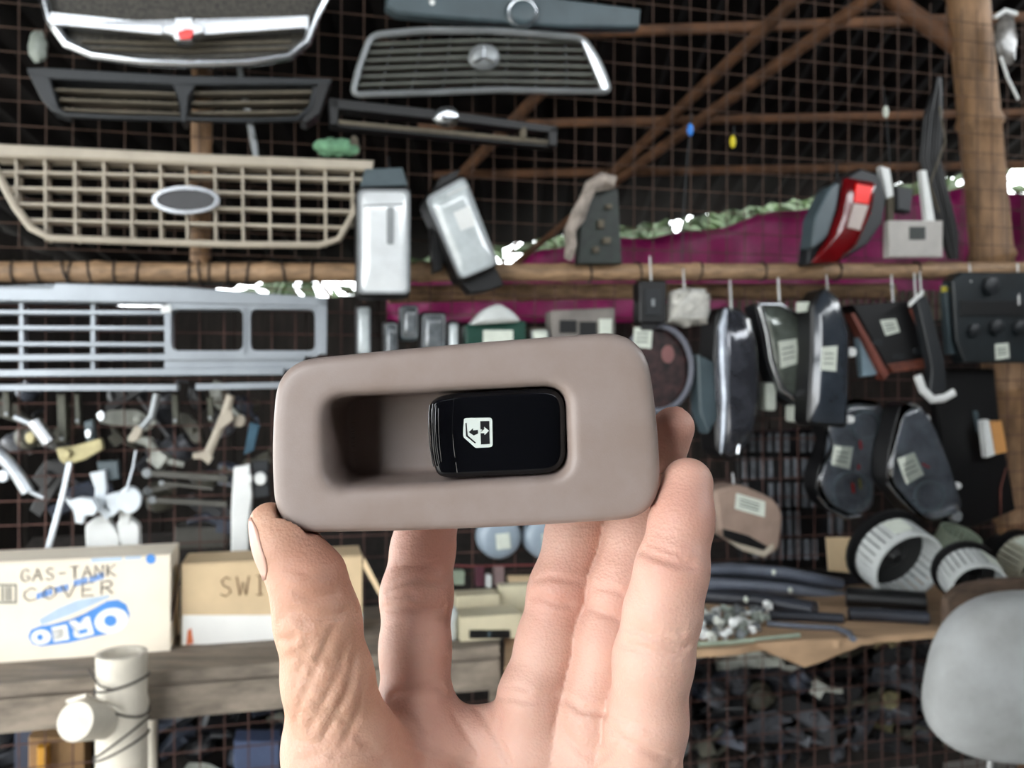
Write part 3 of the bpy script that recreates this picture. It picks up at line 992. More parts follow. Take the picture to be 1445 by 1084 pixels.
R_ = [(0, 0), (.25, 0), (.25, .4), (.42, .4), (.74, 0), (1.04, 0), (.68, .44), (.95, .6), (.95, .86), (.75, 1), (0, 1)]
E_ = [(0, 0), (1, 0), (1, .17), (.26, .17), (.26, .42), (.85, .42), (.85, .58), (.26, .58), (.26, .83), (1, .83), (1, 1), (0, 1)]
def flip_letter(G, cx, cy, w, h, deg):
    t = math.radians(deg)
    pts = []
    for u, v in G:
        x, y = -(u - .5) * w, (v - .5) * h          # upside down
        pts.append((cx + x * math.cos(t) - y * math.sin(t), cy + x * math.sin(t) + y * math.cos(t)))
    return pts
face_print('logo_letter', flip_letter(R_, *z0(596, 650), 29, 26, -15), .0012, M_whitep, oreo, pf)
face_print('logo_letter_hole', flip_letter([(.25, .58), (.66, .58), (.7, .7), (.66, .82), (.25, .82)], *z0(596, 650), 29, 26, -15), .0018, M_blue, oreo, pf)
face_print('logo_letter', flip_letter(E_, *z0(440, 690), 22, 21, -10), .0012, M_whitep, oreo, pf)
face_print('print_band', [z0(*p) for p in [(285, 590), (420, 510), (560, 450), (800, 410), (800, 428), (640, 500), (500, 560), (300, 632)]], .0006, M_bluepale, oreo, pf)
for (x0, y0, x1, y1) in ((265, 425, 385, 385), (400, 380, 500, 352), (535, 330, 640, 305), (650, 305, 760, 268)):
    n = 4
    for i in range(n):
        t0, t1 = (i + .08) / n, (i + .85) / n
        face_print('printed_word', [z0(x0 + (x1 - x0) * t0, y0 + (y1 - y0) * t0 - 24), z0(x0 + (x1 - x0) * t1, y0 + (y1 - y0) * t1 - 24),
                                    z0(x0 + (x1 - x0) * t1, y0 + (y1 - y0) * t1 + 22), z0(x0 + (x1 - x0) * t0, y0 + (y1 - y0) * t0 + 22)], .0006, M_blue, oreo, pf)
face_print('printed_word', [z0(*p) for p in [(665, 145), (890, 135), (890, 160), (665, 175)]], .0006, M_bluepale, oreo, pf)
face_print('printed_word', [z0(*p) for p in [(910, 132), (1030, 126), (1030, 148), (910, 156)]], .0006, M_bluepale, oreo, pf)
face_print('printed_dot', ellipse(*z0(1098, 150), 7, 7, 20), .0006, M_blue, oreo, pf)
M_greyp = mat('grey_print', (120, 120, 112), .8, var=.05)
q = B(); q.ring([pf(*p) for p in rect(-10, 824, 24, 852)], [pf(*p) for p in rect(-7, 827, 21, 849)], -EN * .0004); obj('barcode_frame', q, M_greyp, oreo, 0)
for x in (2, 8, 13):
    face_print('barcode_bar', rect(x, 828, x + 3.5, 848), .0006, M_greyp, oreo, pf)
writing('GAS-TANK', 29, 821, 17.5, 17, -.06, lambda x, y: pf(x, y, .0012), oreo, M_ink)
writing('COVER', 33, 849, 27, 18, -.09, lambda x, y: pf(x, y, .0012), oreo, M_ink)
# second carton
swit, a, c, hh = carton('smaller carton with white lower band, marked SWIT, beside the OREO carton', 256, 511, 799, 785, .22, ZL + .001, .11, M_card)
pf2 = on_face(a, .22)
face_print('white_band', [(257, 872), (258, 868), (385, 868), (511, 866), (511, 905), (257, 910)], .0006, M_whitep, swit, pf2)
face_print('orange_mark', [(265, 890), (270, 886), (273, 908), (263, 910)], .0012, M_orange, swit, pf2)
writing('SWIT', 310, 842, 24, 27, -.05, lambda x, y: pf2(x, y, .0012), swit, mat('brown_marker', (128, 96, 66), .8), .0018)
q = B(); q.prism([pf2(514, 787, .0), pf2(548, 850, .03), pf2(546, 858, .03), pf2(512, 800, .0)], -EN * .003); obj('side_flap', q, M_card, swit, 20)
q = B(); q.prism([pf2(254, 795, -.03), pf2(257, 795, .0), pf2(246, 872, .03), pf2(240, 875, 0)], -EN * .003); obj('side_flap', q, mat('grey_flap', (132, 116, 108), .8), swit, 20)
# ------------------------------------------------------------------ grilles wired to the mesh
M_chrome = mat('chrome', (205, 208, 212), .25, 1.0, var=.05, scale=30)
M_satin = mat('satin_silver_paint', (150, 154, 156), .4, .4, var=.1, scale=10)
M_silver = mat('silver_paint', (152, 158, 164), .4, .35, var=.08, scale=10)
M_beige = mat('faded_beige_plastic', (174, 164, 148), .55, var=.1, scale=12)
M_darkplastic = mat('dark_grey_plastic', (27, 31, 35), .5, var=.15, scale=15)
M_dusty = mat('dusty_tan_edge', (98, 90, 76), .75, var=.2, scale=20)
M_bluegrey = mat('blue_grey_plastic', (70, 84, 90), .4, var=.12, scale=12)
M_blackp = mat('matte_black_plastic', (12, 12, 14), .45, var=.2, scale=18)
M_red = mat('red_lens', (104, 8, 14), .2, var=.1, coat=.6)
M_redbright = mat('bright_red_reflector', (255, 30, 20), .25, var=.03, coat=.6)
M_white = mat('white_plastic', (224, 226, 224), .45, var=.06)
M_sticker = mat('paper_sticker', (206, 212, 200), .8, var=.06, scale=60)
M_stickerink = mat('sticker_ink', (70, 74, 72), .8)
M_glass = mat('lens_glass', (196, 204, 206), .12, .0, var=.12, scale=18, coat=1.0)
M_glare_lens = mat('glare_white_lens', (232, 236, 238), .25, .1, var=.08, scale=14, coat=1.0)  # white colour carries the blown-out reflection on the bright headlamp's lens
M_meshins = mat('fine_grille_mesh', (74, 70, 62), .6, var=.4, scale=160)
BK = lambda t: -EN * t
def px2m(px, d=.06):
    return (2.0 - d) / F * px
def W(d): return lambda pts: wl(pts, d)
def grille(label, px, py, d):
    return thing('car_grille', label, 'grille', wp(px, py, d), None)
def bar(name, root, p, q_, hpx, d, depth, m, mid=None):
    """a flat slat between two picture points"""
    pts = [p] + ([mid] if mid else []) + [q_]
    h = hpx / 2
    up = [(x, y - h) for x, y in pts]; dn = [(x, y + h) for x, y in reversed(pts)]
    g = B(); g.prism(wl(up + dn, d), BK(depth), min(.0015, px2m(h) * .4)); return obj(name, g, m, root, 30)
def tubepx(name, root, pts, rpx, d, m, seg=10, closed=False, flat=1.0, parent=None):
    g = B(); g.tube(wl(pts, d), px2m(rpx, d), seg, closed, flat); return obj(name, g, m, parent or root, 60)
def poly(name, root, pts, d, depth, m, bev=.002, **k):
    g = B(); g.prism(wl(pts, d), BK(depth), bev); return obj(name, g, m, root, 30, **k)
def hook(root, x, y0, y1, d, m, r=.0022):
    g = B(); g.tube([wp(x, y0, .06), wp(x + 1, (y0 + y1) / 2, (d + .06) / 2 + .008), wp(x + 2, y1, d)], r, 6); return obj('hanging_tie', g, m, root, 60)
def sticker(root, pts, d, parent=None, ink=True):
    s = poly('sticker', parent or root, pts, d, .0006, M_sticker, 0)
    if ink:
        c = V((sum(p[0] for p in pts) / 4, sum(p[1] for p in pts) / 4))
        for t in (.3, .5, .7):
            a = V(pts[0]).lerp(V(pts[3]), t); e = V(pts[1]).lerp(V(pts[2]), t)
            a, e = a.lerp(e, .15), a.lerp(e, .8)
            poly('print_line', s, [(a.x, a.y - .8), (e.x, e.y - .8), (e.x, e.y + .8), (a.x, a.y + .8)], d + .0006, .0004, M_stickerink, 0) if s.parent and s.parent.parent is None else None
    return s

# chrome framed grille with a wide chrome bar
g1 = grille('curved chrome rimmed grille with a chrome bar and red centred emblem', 258, 95, .1)
rim = [(60, -48), (62, -5), (72, 30), (95, 62), (130, 78), (200, 87), (270, 90), (350, 88), (408, 80), (433, 60), (447, 20), (460, -5), (462, -48)]
poly('mesh_insert', g1, [(60, -48), (62, -5), (75, 32), (98, 60), (140, 76), (270, 88), (400, 78), (432, 55), (447, 15), (460, -48)], .085, .012, M_meshins, 0)
tubepx('chrome_rim', g1, rim, 6.5, .10, M_chrome, 12, False, 1.2)
tubepx('top_rail', g1, [(58, -46), (260, -40), (464, -46)], 9, .10, M_blackp)
bar('chrome_bar', g1, (70, 25), (436, 30), 17, .125, .03, M_chrome, (255, 43))
for y in (-28, -15, 58, 68):
    bar('inner_slat', g1, (80 + max(0, y) * .6, y), (440 - max(0, y) * .5, y), 2.5, .094, .01, M_dusty, (258, y + 5))
em = poly('emblem', g1, [(228, 36), (244, 32), (246, 24), (272, 24), (274, 32), (288, 36), (288, 46), (274, 50), (270, 57), (248, 57), (244, 50), (228, 46)], .15, .03, M_chrome, .003)
poly('emblem_badge', em, roundpoly([(250, 46), (262, 40), (274, 42), (270, 54), (254, 55)], 3, 3), .154, .004, M_redbright, .001, label='red badge')

# dark slim grille
g2 = grille('dark slim twin-opening grille with dusty slats under the chrome one', 255, 172, .08)
poly('top_bar', g2, [(37, 96), (62, 95), (250, 106), (445, 110), (468, 111), (466, 119), (445, 119), (250, 120), (70, 111), (42, 106)], .09, .05, M_darkplastic)
poly('end_cap', g2, [(38, 100), (70, 110), (82, 150), (95, 163), (72, 156), (58, 140)], .09, .05, M_darkplastic)
poly('end_cap', g2, [(448, 116), (466, 115), (452, 160), (432, 174), (424, 170), (440, 152)], .09, .05, M_blackp)
poly('centre_divider', g2, [(243, 118), (276, 120), (266, 136), (262, 172), (256, 172), (252, 140)], .095, .05, M_darkplastic)
tubepx('bottom_lip', g2, [(72, 150), (92, 162), (170, 166), (258, 168), (350, 170), (420, 168), (438, 152), (445, 124)], 3.6, .085, M_darkplastic)
for i in range(3):
    y = 126 + i * 14
    bar('slat', g2, (76 + i * 6, y), (248 + i * 3, y + 6), 4.2, .075, .03, M_dusty)
    bar('slat', g2, (272 - i * 2, y + 5), (442 - i * 3, y + 3), 4.2, .075, .03, M_dusty)

# beige grille with an oval emblem
g3 = grille('wide beige egg-crate grille with a chrome ringed oval emblem', 262, 347, .09)
poly('top_bar', g3, [(-12, 202), (100, 207), (300, 217), (528, 226), (526, 240), (300, 233), (100, 224), (-12, 221)], .115, .06, M_beige, .004)
low = [(-12, 228), (2, 255), (22, 292), (44, 322), (72, 336), (200, 341), (330, 345), (450, 346), (478, 338), (500, 300), (524, 243)]
tubepx('rim', g3, low, 4.6, .105, M_beige, 10, False, 1.3)
def xat(y, side):
    seq = low[:5] if side < 0 else low[7:]
    for (x0, y0), (x1, y1) in zip(seq[:-1], seq[1:]):
        if min(y0, y1) <= y <= max(y0, y1):
            return x0 + (x1 - x0) * (y - y0) / (y1 - y0 + 1e-9)
    return seq[0][0] if side < 0 else 450
for i in range(4):
    yl, yr = 242 + i * 22.5, 253 + i * 22.5
    bar('slat', g3, (xat(yl, -1), yl), (xat(yr, 1), yr), 4.4, .10, .035, M_beige)
for x in (22, 63, 105, 146, 185, 226, 263, 303, 342, 380, 420, 459, 497):
    t = x / 520
    yb = 338 + 8 * t if 60 < x < 470 else (318 if x > 470 else 296)
    h = 1.7
    poly('upright', g3, [(x - h, 222 + 14 * t), (x + h, 222 + 14 * t), (x + h + 1, yb), (x - h + 1, yb)], .103, .04, M_beige, .0006)
q = B(); q.ring(wl(ellipse(262, 282, 48, 20), .125), wl(ellipse(262, 282, 41, 14.5), .125), BK(.02)); em = obj('emblem_ring', q, M_chrome, g3, 40)
poly('emblem_plate', em, ellipse(262, 282, 42, 15.5), .12, .012, mat('dark_badge', (58, 58, 60), .4), .002)

# silver grille with two square lamp openings
g4 = grille('silver painted grille with two square headlamp openings', 220, 550, .09)
poly('top_bar', g4, [(-60, 404), (72, 406), (78, 399), (250, 404), (462, 420), (462, 433), (240, 428), (-60, 424)], .115, .06, M_silver, .003)
for i, y in enumerate((440, 462, 485)):
    bar('slat', g4, (-60, y), (233, y + 1), 6, .095, .045, M_silver)
bar('long_bar', g4, (-60, 505), (430, 503), 9, .11, .05, M_silver)
bar('long_bar', g4, (-60, 527), (400, 524), 10, .11, .05, M_silver)
bar('bottom_bar', g4, (-60, 547), (250, 547), 9, .11, .04, M_silver)
bar('bottom_bar', g4, (276, 546), (432, 543), 9, .11, .04, M_silver)
for x in (30, 131):
    bar('upright', g4, (x, 420), (x, 420), 0, .09, .03, M_silver) if False else poly('upright', g4, [(x - 3, 424), (x + 3, 424), (x + 3, 530), (x - 3, 530)], .085, .03, M_silver, .001)
poly('lamp_panel', g4, [(232, 500), (430, 498), (428, 522), (232, 528)], .10, .03, M_silver, .002)
for x0, x1 in ((232, 350), (344, 452)):
    o_ = roundpoly(rect(x0, 428, x1, 503), 8, 4); i_ = roundpoly(rect(x0 + 9, 436, x1 - 7, 495), 10, 4)
    q = B(); q.ring(wl(o_, .112), wl(i_, .112), BK(.05)); obj('lamp_surround', q, M_silver, g4, 40)
poly('end_post', g4, [(449, 421), (462, 422), (461, 500), (450, 500)], .115, .05, M_silver, .002)
poly('clip', g4, [(226, 432), (240, 430), (242, 440), (228, 442)], .118, .006, M_white, .001)

# blue grey strip grille at the top
g5 = grille('smooth blue-grey garnish strip with a round emblem boss at the top', 725, 40, .09)
poly('strip', g5, [(546, -14), (700, -14), (770, -6), (905, 12), (903, 38), (800, 38), (765, 36), (715, 32), (640, 26), (560, 18), (545, 8)], .10, .035, M_bluegrey, .005)
q = B(); q.dome(wl(ellipse(737, 18, 25, 23, 24), .10), BK(1), .014); em = obj('emblem_boss', q, M_bluegrey, g5, 60)
tubepx('emblem_ring', g5, ellipse(737, 18, 20, 19, 24), 1.6, .115, M_chrome, 6, True, parent=em)
poly('screw_hole', g5, ellipse(610, 3, 4, 4, 12), .102, .004, M_white, .0)

# silver slatted grille with round emblem
g6 = grille('silver rimmed slatted grille with a round star emblem', 680, 134, .09)
rim6 = roundpoly([(524, 50), (600, 43), (700, 44), (822, 54), (846, 90), (860, 130), (700, 127), (600, 131), (497, 134), (508, 90)], [14, 20, 20, 12, 20, 10, 20, 20, 12, 20], 4)
tubepx('rim', g6, rim6, 4.5, .10, M_satin, 8, True, 1.4)
for i in range(6):
    y = 57 + i * 11.5
    bar('slat', g6, (521 - i * 3.6, y + 5), (824 + i * 5.5, y + 2), 4.6, .09, .03, mat('dimmed_silver_slat', (84, 86, 78), .5, var=.2, scale=15), (680, y - 1))  # silver slats darkened: the falloff of light is put into their colour
for i in range(7):
    x = 553 + i * 40
    poly('blade', g6, [(x + 3, 48), (x + 6, 48), (x + (x - 680) * .10 - 2, 129), (x + (x - 680) * .10 - 5, 129)], .082, .02, M_darkplastic, .0005)
q = B(); q.dome(wl(ellipse(683, 81, 23, 19, 24), .098), BK(1), .02); em = obj('emblem', q, M_satin, g6, 60)
for k in range(3):
    t = math.radians(-90 + 120 * k)
    tubepx('emblem_spoke', g6, [(683, 81), (683 + 17 * math.cos(t), 81 + 15 * math.sin(t))], 1.8, .12, M_chrome, 6, parent=em)
poly('chrome_end', g6, [(820, 56), (830, 56), (861, 126), (852, 130)], .108, .02, M_chrome, .002)

# thin black strip grille
g7 = grille('thin black slotted grille strip with a chrome emblem, hung aslant', 625, 205, .09)
poly('top_rail', g7, [(464, 138), (640, 157), (786, 178), (786, 188), (640, 171), (464, 152)], .10, .04, M_blackp)
poly('end_post', g7, [(464, 140), (478, 142), (477, 176), (466, 176)], .10, .04, M_blackp)
poly('end_post', g7, [(774, 180), (787, 180), (786, 206), (775, 205)], .10, .04, M_blackp)
bar('lower_lip', g7, (470, 171), (782, 201), 6, .095, .035, M_dusty)
bar('lower_back', g7, (470, 176), (782, 206), 5, .09, .03, M_blackp)
q = B(); q.dome(wl(ellipse(630, 165, 19, 15, 22), .10), BK(1), .018); obj('emblem', q, M_chrome, g7, 60)
poly('tab', g7, [(736, 178), (744, 179), (743, 196), (736, 195)], .1, .02, M_dusty)

# wires that tie each grille to the mesh behind it
for gr, spots_ in ((g1, ((110, -30), (410, -30))), (g2, ((90, 103), (420, 114))), (g3, ((60, 213), (470, 232))), (g4, ((60, 412), (400, 424))), (g5, ((600, 8), (860, 24))), (g6, ((560, 54), (790, 56))), (g7, ((500, 150), (740, 180)))):
    for x, y in spots_:
        q = B(); q.tube([wp(x, y - 3, -.006), wp(x - 2, y, .02), wp(x, y + 1, .085)], .0012, 6); obj('binding_wire', q, M_tie, gr, 60)
# ------------------------------------------------------------------ lamps above the rail
def lamp(label, outline, d, depth, cat='lamp', name='headlamp', lens=M_glare_lens, body=M_blackp, inset=.9, tilt_=0):
    xs = [p[0] for p in outline]; ys = [p[1] for p in outline]
    root = thing(name, label, cat, wp(sum(xs) / len(xs), max(ys), d - depth / 2))
    poly('housing', root, outline, d, depth, body, .006)
    cx, cy = (min(xs) + max(xs)) / 2, (min(ys) + max(ys)) / 2
    o1 = [(cx + (x - cx) * (inset + .05), cy + (y - cy) * (inset + .03)) for x, y in outline]
    o2 = [(cx + (x - cx) * (inset - .05), cy + (y - cy) * (inset - .01)) for x, y in outline]
    q = B(); q.ring(wl(o1, d + .008), wl(o2, d + .008), BK(.012)); obj('lamp_rim', q, M_satin, root, 40)
    q = B(); q.dome(wl([(cx + (x - cx) * (inset - .04), cy + (y - cy) * inset) for x, y in outline], d + .004), BK(1), .012); obj('lens', q, lens, root, 60)
    return root
l1 = lamp('bright upright rectangular headlamp hung beside the beige grille', tilt(roundpoly(rect(503, 262, 580, 420), 10, 4), 541, 341, 0), .17, .052)
poly('lens_bulb_shield', l1, roundpoly([(546, 292), (556, 292), (556, 345), (546, 345)], 3, 3), .188, .002, M_satin, .0005)
poly('mounting_bracket', l1, [(515, 238), (568, 236), (576, 262), (508, 264)], .165, .042, M_bluegrey, .003)
hook(l1, 548, 222, 240, .15, M_darkplastic)
bar('fluting', l1, (513, 290), (570, 288), 2, .188, .003, M_satin)
l2 = lamp('grey rectangular headlamp hanging tilted beside the bright one', roundpoly([(597, 276), (656, 243), (706, 376), (650, 400)], 12, 4), .15, .09, lens=M_glass)
poly('mounting_bracket', l2, [(650, 396), (700, 378), (712, 402), (690, 410), (664, 414)], .12, .05, M_blackp, .003)
poly('wiring_boot', l2, [(606, 280), (620, 250), (650, 238), (640, 262), (610, 300), (625, 380), (612, 385)], .10, .04, M_blackp, .003)
bar('inner_reflector', l2, (632, 275), (660, 262), 2, .167, .004, M_white); poly('reflector_patch', l2, [(640, 300), (662, 290), (672, 318), (650, 326)], .167, .004, M_white, .001)

# dark circuit board with a rag of foam
bd = thing('circuit_board', 'dark green board with crumpled pale rag hanging beside the tilted headlamp', 'circuit board', wp(842, 375, .08))
poly('board', bd, [(822, 272), (872, 266), (878, 372), (816, 372)], .08, .025, mat('board_green', (34, 44, 38), .5, var=.3, scale=40), .002)
for x, y, w, h in ((845, 310, 8, 12), (852, 335, 10, 8), (838, 348, 8, 8), (856, 288, 8, 6)):
    poly('component', bd, rect(x, y, x + w, y + h), .09, .012, M_dusty, .001)
q = B()
rnd = random.Random(9)
pts = [(866, 258), (848, 256), (832, 264), (822, 285), (814, 305), (806, 325), (804, 345), (802, 366)]
q.tube(wl(pts, .10), [px2m(r_) for r_ in (10, 11, 9, 10, 9, 10, 9, 5)], 9)
for v in q.bm.verts: v.co += V((rnd.uniform(-.006, .006), rnd.uniform(-.006, .006), rnd.uniform(-.006, .006)))
obj('rag', q, mat('grubby_foam', (170, 158, 148), .9, var=.25, scale=40), bd, 60)

# red tail lamp
tl = thing('tail_lamp', 'red tail lamp with grey side hanging by the thick bamboo post', 'tail lamp', wp(1195, 374, .12))
poly('housing', tl, [(1172, 268), (1190, 252), (1215, 237), (1240, 246), (1252, 280), (1246, 315), (1225, 345), (1185, 370), (1140, 373), (1143, 340), (1152, 300)], .10, .042, M_darkplastic, .006)
poly('grey_side', tl, roundpoly([(1172, 262), (1186, 255), (1182, 290), (1168, 335), (1146, 352), (1150, 305)], 8, 3), .14, .05, M_bluegrey, .004)
q = B(); q.dome(wl(roundpoly([(1190, 250), (1236, 258), (1230, 300), (1208, 348), (1182, 370), (1143, 372), (1165, 340), (1182, 295)], 6, 3), .125), BK(1), .018); lens_ = obj('lens', q, M_red, tl, 60)
poly('reflector', lens_, [(1209, 259), (1232, 263), (1226, 288), (1206, 285)], .147, .006, M_redbright, .001)
poly('reflector', lens_, [(1205, 287), (1226, 290), (1214, 325), (1196, 321)], .147, .006, mat('clear_reflector', (190, 176, 168), .3, var=.1), .001, label='pale reflector')
hook(tl, 1180, 228, 262, .09, M_darkplastic)
# white bracket
wb = thing('bracket', 'white square bracket with two arms beside the red tail lamp', 'bracket', wp(1292, 363, .09))
poly('plate', wb, rect(1254, 311, 1331, 363), .09, .02, mat('dusty_white', (182, 178, 172), .6, var=.1), .003)
poly('label', wb, rect(1284, 320, 1306, 338), .0925, .002, M_stickerink, 0)
poly('arm', wb, [(1244, 234), (1256, 238), (1262, 276), (1252, 280)], .09, .02, M_white, .002); poly('arm', wb, [(1300, 240), (1308, 240), (1320, 312), (1308, 312)], .09, .015, M_white, .002)
poly('crossbar', wb, [(1254, 270), (1264, 270), (1262, 314), (1254, 314)], .085, .015, M_dusty, .002)
poly('motor', wb, [(1266, 262), (1290, 266), (1286, 300), (1268, 296)], .10, .03, M_darkplastic, .004)
# black cable bundle
cb = thing('cable_bundle', 'black cable bundle hanging against the thick bamboo post', 'cable', wp(1335, 366, .06))
for i in range(7):
    o_ = (i - 3) * 4.2
    tubepx('cable', cb, [(1324 + o_ * .2, 110), (1316 + o_, 170), (1312 + o_, 225), (1326 + o_, 280), (1338 + o_, 330), (1346 + o_ * .4, 366)], 2.6, .05 + .004 * (i % 3), M_blackp, 7)
tubepx('strap', cb, [(1326, 150), (1334, 200), (1312, 260), (1325, 300)], 1.6, .07, M_dusty, 6)
# clear plastic bag
pb = thing('plastic_bag', 'small clear plastic bag of parts hanging past the thick bamboo post', 'bag', wp(1425, 140, .05))
q = B(); q.ell(wp(1420, 55, .05), (.035, .015, .07), warp=.12, seed=4); obj('film', q, mat('plastic_film', (120, 116, 112), .25, var=.3, scale=60, coat=.6), pb, 60)
tubepx('strip', pb, [(1412, 80), (1422, 110), (1437, 140)], 2.2, .06, M_white); tubepx('strip', pb, [(1404, 24), (1418, 15), (1434, 20)], 4, .06, M_white)
# tiny tags on wires
def tag_(label, x, y, col, long_):
    root = thing('wire_tag', label, 'tag', wp(x, y + 12, .02))
    tubepx('wire', root, [(x + 2, y - 22), (x, y), *long_], .9, .016, M_darkplastic, 5)
    q = B(); q.ell(wp(x, y, .02), (.008, .006, .016)); obj('connector', q, col, root, 60)
tag_('small blue connector on a long wire hanging before the mesh', 974, 183, mat('blue_plastic', (40, 130, 225), .4), [(970, 220), (965, 290), (963, 345), (962, 368)])
tag_('small yellow connector clipped to the mesh', 1034, 200, mat('yellow_plastic', (222, 205, 30), .4), [(1038, 186)])
tag_('small white connector on a wire above the white bracket', 1250, 158, M_sticker, [(1246, 120), (1252, 180), (1256, 235)])
# things caught on top of the beige grille
q = B(); q.ell(wp(472, 208, .10), (.045, .02, .018), warp=.22, seed=2); one('green_cloth', q, mat('green_cloth', (112, 160, 124), .8, var=.25, scale=40), 'crumpled green cloth scrap lying on the beige grille', 'cloth')
q = B(); q.ell(wp(500, 207, .09), (.012, .012, .02), warp=.25, seed=5); one('rag_scrap', q, M_dusty, 'small grubby rag beside the green cloth scrap', 'cloth')
q = B(); q.tube(wl([(338, 96), (343, 125), (350, 160), (358, 200), (362, 226)], .020), [.006, .009, .007, .008, .006], 8); one('steel_rod', q, M_satin, 'dull steel rod hanging behind the dark slim grille', 'rod')
q = B(); q.ell(wp(54, 66, .05), (.018, .012, .032), warp=.15, seed=6); one('pale_bulb', q, mat('pale_bulb', (150, 158, 150), .4, var=.2), 'pale dusty bulb hanging left of the chrome rimmed grille', 'bulb')

# ------------------------------------------------------------------ the row hanging from the rail on the right
rb = thing('relay_box', 'black relay box hanging from the rail near the white taped bundle', 'relay box', wp(922, 458, .11))
poly('case', rb, roundpoly(rect(903, 396, 941, 456), 4, 3), .12, .04, M_blackp, .003); poly('socket', rb, rect(911, 408, 932, 445), .123, .004, M_darkplastic, .001); poly('pin', rb, rect(920, 422, 924, 432), .125, .004, M_satin, .0)
hook(rb, 917, 362, 398, .1, M_white); sticker(rb, [(895, 462), (921, 462), (919, 492), (893, 490)], .108)
poly('tab', rb, [(906, 455), (930, 455), (925, 466), (905, 466)], .112, .01, M_blackp, .001)
q = B(); q.prism(wl(roundpoly([(950, 410), (972, 405), (1000, 408), (1006, 420), (1002, 458), (985, 456), (975, 462), (962, 455), (946, 456), (950, 430)], 4, 3), .12), BK(.03), .012)
rr_ = random.Random(11)
bmesh.ops.subdivide_edges(q.bm, edges=q.bm.edges[:], cuts=1)
for v in q.bm.verts: v.co += EN * rr_.uniform(-.007, .007)
tb = thing('taped_bundle', 'white tape wrapped bundle hanging next to the black relay box', 'bundle', wp(975, 462, .1))
obj('wrapping', q, mat('white_film', (206, 204, 196), .35, var=.18, scale=45, coat=.3), tb, 60); hook(tb, 964, 380, 410, .105, M_white)
dg = thing('dial_ring', 'round gauge with grey ring partly hidden by the switch bezel', 'gauge', wp(930, 585, .08))
tubepx('ring', dg, ellipse(928, 520, 48, 60, 30), 4.5, .09, mat('grey_rubber', (104, 106, 116), .5), 10, True)
poly('face', dg, ellipse(926, 520, 45, 57, 26), .08, .03, mat('gauge_face', (66, 42, 42), .5, var=.5, scale=40), .002)
poly('knob', dg, ellipse(943, 500, 9, 13, 12), .083, .006, mat('dull_pink', (136, 92, 90), .6), .001)

h1 = thing('headlamp', 'tall chrome edged oval headlamp hanging near the round gauge', 'headlamp', wp(1040, 655, .12))
ov = roundpoly([(1012, 432), (1048, 432), (1068, 470), (1072, 560), (1060, 630), (1032, 655), (1012, 640), (1006, 540)], 18, 4)
poly('housing', h1, ov, .10, .08, M_blackp, .006)
q = B(); q.dome(wl([(1039 + (x - 1039) * .9, 542 + (y - 542) * .95) for x, y in ov], .105), BK(1), .035); obj('lens', q, mat('smoky_lens', (74, 76, 84), .15, .4, var=.3, scale=20, coat=1.0), h1, 60)
q = B(); q.tube(wl([(1024, 436), (1019, 462), (1022, 510), (1025, 560), (1022, 610), (1018, 640)], .126), [px2m(r_) for r_ in (3, 7, 9, 8, 5, 2)], 10, False, .8); obj('chrome_edge', q, mat('worn_chrome', (170, 176, 186), .35, .7, var=.25, scale=18), h1, 60)
tubepx('chrome_edge', h1, [(1056, 450), (1064, 490), (1060, 540), (1048, 590), (1042, 640)], 4.5, .125, M_chrome, 8)
poly('side_fins', h1, [(985, 500), (1008, 510), (1014, 590), (1000, 612), (988, 580)], .10, .05, M_bluegrey, .004)
hook(h1, 1030, 395, 440, .1, M_white)
h2 = thing('headlamp', 'wedge-shaped clear headlamp with paper sticker hanging by the tall chrome one', 'headlamp', wp(1110, 582, .12))
wd = roundpoly([(1066, 428), (1102, 426), (1138, 446), (1147, 560), (1138, 582), (1098, 556), (1084, 515)], 8, 4)
poly('housing', h2, wd, .075, .055, M_darkplastic, .005)
q = B(); q.dome(wl([(1108 + (x - 1108) * .9, 503 + (y - 503) * .93) for x, y in wd], .078), BK(1), .02); obj('lens', q, mat('clear_green_lens', (110, 118, 110), .15, .3, var=.25, scale=20, coat=1.0), h2, 60)
tubepx('chrome_edge', h2, [(1072, 432), (1082, 470), (1088, 510), (1102, 548), (1136, 574)], 5, .092, M_chrome, 8)
tubepx('chrome_edge', h2, [(1072, 430), (1100, 430), (1134, 448)], 3.5, .092, M_chrome, 8)
sticker(h2, [(1098, 482), (1124, 478), (1128, 512), (1102, 520)], .101)
hook(h2, 1098, 392, 430, .07, M_white)
poly('bulb_cap', h2, roundpoly(rect(1080, 540, 1096, 580), 5, 3), .07, .03, M_sticker, .003); poly('bulb_cap', h2, roundpoly(rect(1118, 572, 1142, 596), 5, 3), .07, .03, M_sticker, .003)
h3 = thing('tail_lamp', 'long smoky dark lamp with paper sticker beside the wedge-shaped headlamp', 'lamp', wp(1170, 606, .13))
lg = roundpoly([(1146, 430), (1162, 404), (1186, 420), (1200, 470), (1198, 604), (1140, 600), (1146, 500)], 10, 4)
poly('housing', h3, lg, .17, .06, M_blackp, .006)
q = B(); q.dome(wl([(1171 + (x - 1171) * .88, 505 + (y - 505) * .95) for x, y in lg], .173), BK(1), .02); obj('lens', q, mat('smoked_lens', (52, 58, 66), .22, .0, var=.2, scale=15, coat=.8), h3, 60)
sticker(h3, [(1160, 490), (1182, 488), (1180, 524), (1158, 522)], .195); poly('mounting_lug', h3, ellipse(1203, 497, 7, 7, 14), .16, .02, M_white, .002); hook(h3, 1166, 388, 408, .16, M_white)
poly('mounting_lug', h3, ellipse(1201, 592, 6, 6, 14), .16, .02, M_white, .002); poly('edge_bulb', h3, rect(1130, 426, 1149, 440), .15, .02, M_sticker, .002)

